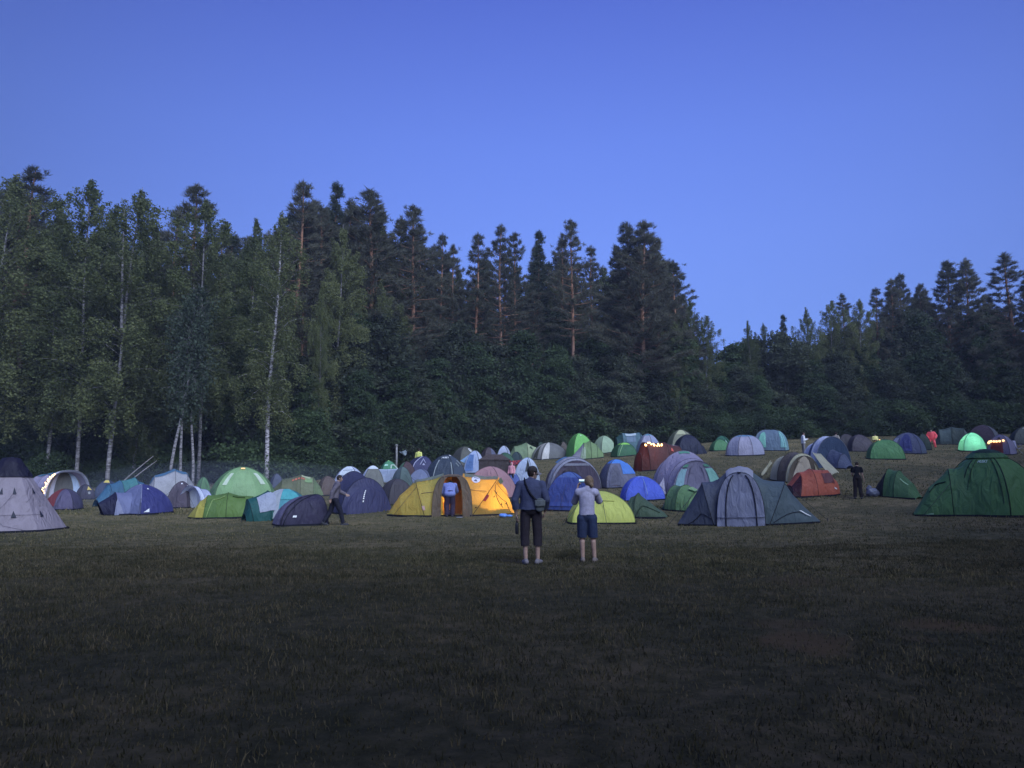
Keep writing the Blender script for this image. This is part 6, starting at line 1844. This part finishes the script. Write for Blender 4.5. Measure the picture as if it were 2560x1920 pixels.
person('man in black clothes seen from behind beside the small green tunnel tent', p, fz, standing(
    head=(.02, .16, 1.585), look=(.3, 1, -.45), neck=(.01, .07, 1.46), lsh=(-.175, .03, 1.40), rsh=(.175, .03, 1.40), lel=(-.215, .05, 1.12), lwr=(-.17, .24, 1.04), rel=(.215, .03, 1.12), rwr=(.27, .11, .90), lan=(-.13, -.01, .08), ran=(.14, -.01, .08)), [
    ('shirt', cloth('black_shirt', (16, 16, 30)), 'top', dict(sleeve=0.36, ease=0.012, hem=0.93)), ('trousers', cloth('dark_brown_trousers', (30, 25, 38)), 'legs', dict(len=1.0, ease=0.020, flare=.012, top=1.02)), ('hair', HAIRD, 'hair', dict(folds=0.003))],
    k=0.87, shoe=DSHOE)
mb = MB(); mb.ball((0, 0, .15), (.26, .20, .19), seg=16); mb.ball((-.12, .02, .30), (.13, .11, .14)); mb.ball((.14, 0, .12), (.22, .17, .15)); mb.ball((-.15, 0, .40), (.05, .05, .08))
q = ground_hit(2182, 1242)
o = fuse('plastic_bag', mb, flat('blue_grey_plastic', albedo((70, 74, 116)), 0.4, 0.5, 0.2, 6), None, 0.025, 3, folds=0.016); o.location = tuple(map(float, q)); tag(o, 'blue grey plastic sack on the grass beside the man in black', 'sack')

p = on_ground(1046, 59.5); fz = -math.atan2(p[0], p[1]); r_ = ray(1046, 1121); kq = (CAM_H + r_[2] / r_[1] * 59.5 - p[2]) / 1.75
person('person in a bright yellow jacket standing at the forest edge', p, fz - R(40), standing(), [
    ('jacket', cloth('yellow_jacket', (226, 178, 92)), 'top', dict(sleeve=1.0, ease=0.03, hem=0.86)), ('trousers', DARKL, 'legs', dict(len=1.0, ease=0.018)), ('hair', HAIRD, 'hair', dict())], voxel=0.02, k=float(kq), shoe=DSHOE)
p, fz = head_at(2007, 1082, 1.70)
person('person in a white jacket and grey trousers standing behind the white-banded blue tent', p, fz - R(75), standing(rwr=(.16, .26, 1.22), lwr=(-.16, .26, 1.24)), [
    ('jacket', cloth('white_jacket', (186, 186, 226)), 'top', dict(sleeve=1.0, ease=0.03, hem=0.90)), ('trousers', cloth('grey_trousers', (92, 90, 118)), 'legs', dict(len=1.0, ease=0.02)), ('hair', HAIRD, 'hair', dict())], voxel=0.02, shoe=DSHOE)
p, fz = head_at(2089, 1081, 1.72)
person('person with only head and shoulder showing over the roof of the white-banded tent', p, fz - R(30), standing(), [
    ('jacket', cloth('pale_jacket', (120, 112, 130)), 'top', dict(sleeve=1.0, ease=0.02, hem=0.9)), ('trousers', DARKL, 'legs', dict(len=1.0, ease=0.02)), ('hair', HAIRD, 'hair', dict())], voxel=0.02, shoe=DSHOE)
SIT = standing(head=(0, .10, .92), neck=(0, .05, .78), lsh=(-.19, .05, .72), rsh=(.19, .05, .72), lel=(-.25, .16, .48), rel=(.25, .16, .48), lwr=(-.12, .36, .46), rwr=(.12, .36, .46), pelvis=(0, 0, .24), lhip=(-.10, .02, .20), rhip=(.10, .02, .20),
               lkn=(-.16, .40, .42), rkn=(.16, .40, .42), lan=(-.13, .55, .08), ran=(.13, .55, .08))
p, fz = head_at(2328, 1075, 1.50)
person('person in a glowing pink red jacket bending forward among the far tents', p, fz + R(170), standing(head=(0, .14, 1.42), neck=(0, .06, 1.30), lsh=(-.2, .03, 1.26), rsh=(.2, .03, 1.26), lel=(-.34, .02, 1.02), rel=(.34, .02, 1.02), lwr=(-.28, .16, .80), rwr=(.28, .16, .80),
    pelvis=(0, -.05, .80), lhip=(-.1, -.04, .74), rhip=(.1, -.04, .74), lkn=(-.2, .14, .44), rkn=(.2, .14, .44), lan=(-.22, -.02, .08), ran=(.22, -.02, .08)), [
    ('jacket', flat('pink_red_glow_jacket', (0.75, 0.12, 0.14), 0.7, 0.2, 0.1, 9, emit=(1.0, 0.12, 0.15), estr=0.16), 'top', dict(sleeve=1.0, ease=0.05, wide=1.2)), ('trousers', flat('pink_red_glow_trousers', (0.7, 0.11, 0.13), 0.7, 0.2, emit=(1.0, 0.12, 0.15), estr=0.10), 'legs', dict(len=1.0, ease=0.03)), ('hair', HAIRD, 'hair', dict())], voxel=0.02, shoe=DSHOE)  # jacket and trousers emit to imitate caught light; neither is a lamp
p, fz = head_at(1279, 1156, 1.30)
person('person in a pink hooded top beside the red checked blanket', p, fz + R(150), standing(), [
    ('hoodie', cloth('pink_top', (170, 112, 150)), 'top', dict(sleeve=1.0, ease=0.04, hem=0.85)), ('hood', cloth('pink_hood', (176, 116, 156)), 'hood', dict()), ('trousers', DARKL, 'legs', dict(len=1.0, ease=0.02))], voxel=0.02, k=0.74, shoe=DSHOE)
p, fz = head_at(2187, 1086, 1.25)
person('person in a dark hat and beige jacket lit by a lantern beside the dusky tents', p, fz + R(190), standing(lwr=(-.08, .34, 1.05), rwr=(.10, .34, 1.05)), [
    ('jacket', cloth('beige_jacket', (206, 164, 120)), 'top', dict(sleeve=1.0, ease=0.07, wide=1.3)), ('hat', cloth('dark_hat', (34, 34, 50)), 'hat', dict()), ('trousers', DARKL, 'legs', dict(len=1.0, ease=0.02))], voxel=0.02, k=0.72, shoe=DSHOE)
lt = bpy.data.objects.new('camping_lantern', None); COL.objects.link(lt); lt.location = (p[0] - 0.10, p[1] - 0.95, p[2])
tag(lt, 'small lit camping lantern held before the beige-jacketed person', 'lantern')
V, Fc = lathe((0, 0, .62), [(0, .06), (.03, .06), (.035, .05)], 12); link('base', mesh_from('base', V, Fc, [POLE]), lt)
V, Fc = lathe((0, 0, 0), [(0, .02), (.62, .02)], 8); link('stand', mesh_from('stand', V, Fc, [POLE]), lt)
V, Fc = lathe((0, 0, .655), [(0, .045), (.10, .045), (.12, .03)], 12); gl = link('globe', mesh_from('globe', V, Fc, [BULB]), lt)
ld = bpy.data.lights.new('lantern_light', 'POINT'); ld.energy = 2.2; ld.color = (1, .58, .34); ld.shadow_soft_size = .06
lo = bpy.data.objects.new('lantern_light', ld); COL.objects.link(lo); lo.parent = gl; lo.location = (0, 0, .85)

# ------------------------------------------------------------------ small things
def litter(name, label, cat, u, v, build):
    q = ground_hit(u, v); mb = MB(); mats = build(mb); o = mb.build(name, mats); o.location = tuple(map(float, q)); tag(o, label, cat); return o
def crumple(mb):
    g = np.random.default_rng(3)
    for k in range(7): mb.ball((g.normal() * .10, g.normal() * .05, .05 + abs(g.normal()) * .04), (.09 + .05 * g.random(), .07, .05 + .03 * g.random()))
mb = MB(); crumple(mb); o = fuse('plastic_bag', mb, flat('blue_plastic', albedo((70, 110, 215)), 0.35, 0.5), None, 0.018, 2, folds=0.012); o.location = tuple(map(float, ground_hit(1260, 1294))); tag(o, 'small bright blue plastic bag on the grass by the lit yellow tent', 'bag')
q = ground_hit(1175, 1289); V, Fc = lathe((0, 0, 0), [(0, .034), (.09, .044), (.095, .044)], 12)
o = link('cup_light', mesh_from('cup_light', V, Fc, [flat('white_glow', (0.8, 0.8, 0.75), 0.4, 0.3, emit=(1, .95, .8), estr=1.4)]), None, q); tag(o, 'small white glowing cup light at the foot of the yellow tent pole', 'light')
q = ground_hit(1149, 1294); V, Fc = lathe((0, 0, 0), [(0, .08), (.012, .13), (.02, .135)], 16)
o = link('plate', mesh_from('plate', V, Fc, [flat('white_plate', (0.62, 0.6, 0.62), 0.5, 0.4)]), None, q); tag(o, 'white plate lying before the porch of the lit yellow tent', 'plate')
# leaning poles by the aspens
for u0, v0, u1, v1, lb in ((318, 1196, 384, 1140, 'higher of two thin dead poles leaning at the wood edge'), (330, 1200, 392, 1152, 'lower of two thin dead poles leaning at the wood edge')):
    d = 53.0; a = ray(u0, v0); b = ray(u1, v1); A0 = a * d / a[1] + [0, 0, CAM_H]; A1 = b * (d + 1.5) / b[1] + [0, 0, CAM_H]
    g0 = float(gz(A0[0], A0[1])); dirp = unit(A1 - A0); A0 = A0 - dirp * max(0, (A0[2] - g0) / max(dirp[2], .1))
    V, Fc = tube(np.stack([A0 + (A1 - A0) * t_ + [0, 0, .05 * math.sin(3 * t_)] for t_ in np.linspace(0, 1, 8)]), np.linspace(.06, .03, 8), 7)
    c = V.mean(0); o = link('fallen_pole', mesh_from('fallen_pole', V - c, Fc, [flat('dead_wood', (0.20, 0.18, 0.17), 0.9, 0.1, 0.3, 8)]), None, c); tag(o, lb, 'pole')
# grey sheet hung at the forest edge and a pale post
sheet('hanging_cloth', 'grey striped cloth slung between trees left of the yellow-jacketed person', 'cloth', 64, [(997, 1129), (1013, 1125), (1018, 1129), (1013, 1141)], fab(96, 104, 140), 0.15)
r_ = ray(991, 1144); q = r_ * 63 / r_[1]; gy = float(gz(q[0], 63)); V, Fc = tube(np.array([[0, 0, -.1], [0.02, 0, 1.2], [0.0, 0, 2.3]]), [.09, .085, .08], 8); mb = MB(); mb.add(V, Fc); mb.ball((0, 0, 2.32), (.14, .14, .08))
o = mb.build('wooden_post', flat('pale_post', (0.25, 0.24, 0.23), 0.9, 0.1, 0.25, 6)); o.location = (float(q[0]), 63, gy); tag(o, 'pale wooden post with a cap left of the grey striped cloth', 'post')
# white camping chair at the far right
q = head_at(2538, 1102, 0.95)
if q is not None:
    cp, cf = q
    ch = bpy.data.objects.new('camping_chair', None); COL.objects.link(ch); ch.location = tuple(map(float, cp)); ch.rotation_euler = (0, 0, cf + R(35)); tag(ch, 'white folding camping chair beside the violet bulb-lit tent', 'chair', 'chairs of the camp')
    WM = fab(112, 112, 172, 0.1); MET = flat('chair_tube', (0.3, 0.3, 0.32), 0.4, 0.5, metallic=0.6)
    def quad(nm, P, sagz):
        A_, B_ = np.meshgrid(np.linspace(0, 1, 7), np.linspace(0, 1, 7), indexing='ij'); P = np.array(P, float)
        Q = P[0] * ((1 - A_) * (1 - B_))[..., None] + P[1] * (A_ * (1 - B_))[..., None] + P[2] * (A_ * B_)[..., None] + P[3] * ((1 - A_) * B_)[..., None]
        Q[..., 2] -= sagz * np.sin(math.pi * A_); o = link(nm, mesh_from(nm, Q.reshape(-1, 3), grid_faces(7, 7), [WM]), ch); md = o.modifiers.new('t', 'SOLIDIFY'); md.thickness = .012
    quad('seat', [(-.28, -.25, .45), (.28, -.25, .45), (.28, .25, .42), (-.28, .25, .42)], .05); quad('backrest', [(-.28, .25, .44), (.28, .25, .44), (.30, .42, .98), (-.30, .42, .98)], 0.0)
    for x_ in (-.28, .28):
        for y0, y1 in ((-.3, .28), (.28, -.28)):
            V, Fc = tube(np.array([(x_, y0, 0), (x_, y1, .46)]), .014, 6); link('leg', mesh_from('leg', V, Fc, [MET]), ch)
        V, Fc = tube(np.array([(x_ * 1.05, -.26, .64), (x_ * 1.05, .30, .66)]), .018, 6); link('armrest', mesh_from('armrest', V, Fc, [WM]), ch)

# ------------------------------------------------------------------ evening air
def haze():
    m = bpy.data.materials.new('evening_air'); m.use_nodes = True; n = m.node_tree
    for x in list(n.nodes): n.nodes.remove(x)
    out = n.nodes.new('ShaderNodeOutputMaterial'); v = n.nodes.new('ShaderNodeVolumePrincipled')
    v.inputs['Color'].default_value = (0.72, 0.80, 1.0, 1); v.inputs['Density'].default_value = HAZE; v.inputs['Anisotropy'].default_value = 0.0
    n.links.new(v.outputs[0], out.inputs['Volume'])
    mb = MB(); mb.box((0, 60, 22), (420, 260, 54)); o = mb.build('haze', m, None, False)
    tag(o, 'thin evening haze lying over the whole camp and wood', 'haze', kind='stuff')
HAZE = 0.0006
haze()

# thin camp-fire smoke drifting between the tents at the left centre
def smoke():
    m = bpy.data.materials.new('camp_smoke'); m.use_nodes = True; n = m.node_tree
    for x in list(n.nodes): n.nodes.remove(x)
    out = n.nodes.new('ShaderNodeOutputMaterial'); v = n.nodes.new('ShaderNodeVolumePrincipled')
    v.inputs['Color'].default_value = (0.80, 0.86, 1.0, 1); v.inputs['Density'].default_value = 0.008
    n.links.new(v.outputs[0], out.inputs['Volume'])
    mb = MB(); mb.ball((0, 0, 0), (9.5, 7.5, 1.7), seg=32, rings=18)
    p = on_ground(600, 40); o = mb.build('smoke', m); o.location = (float(p[0]), 40.0, float(p[2]) + 0.35); tag(o, 'thin bluish smoke drifting over the green tents', 'smoke', kind='stuff')
smoke()
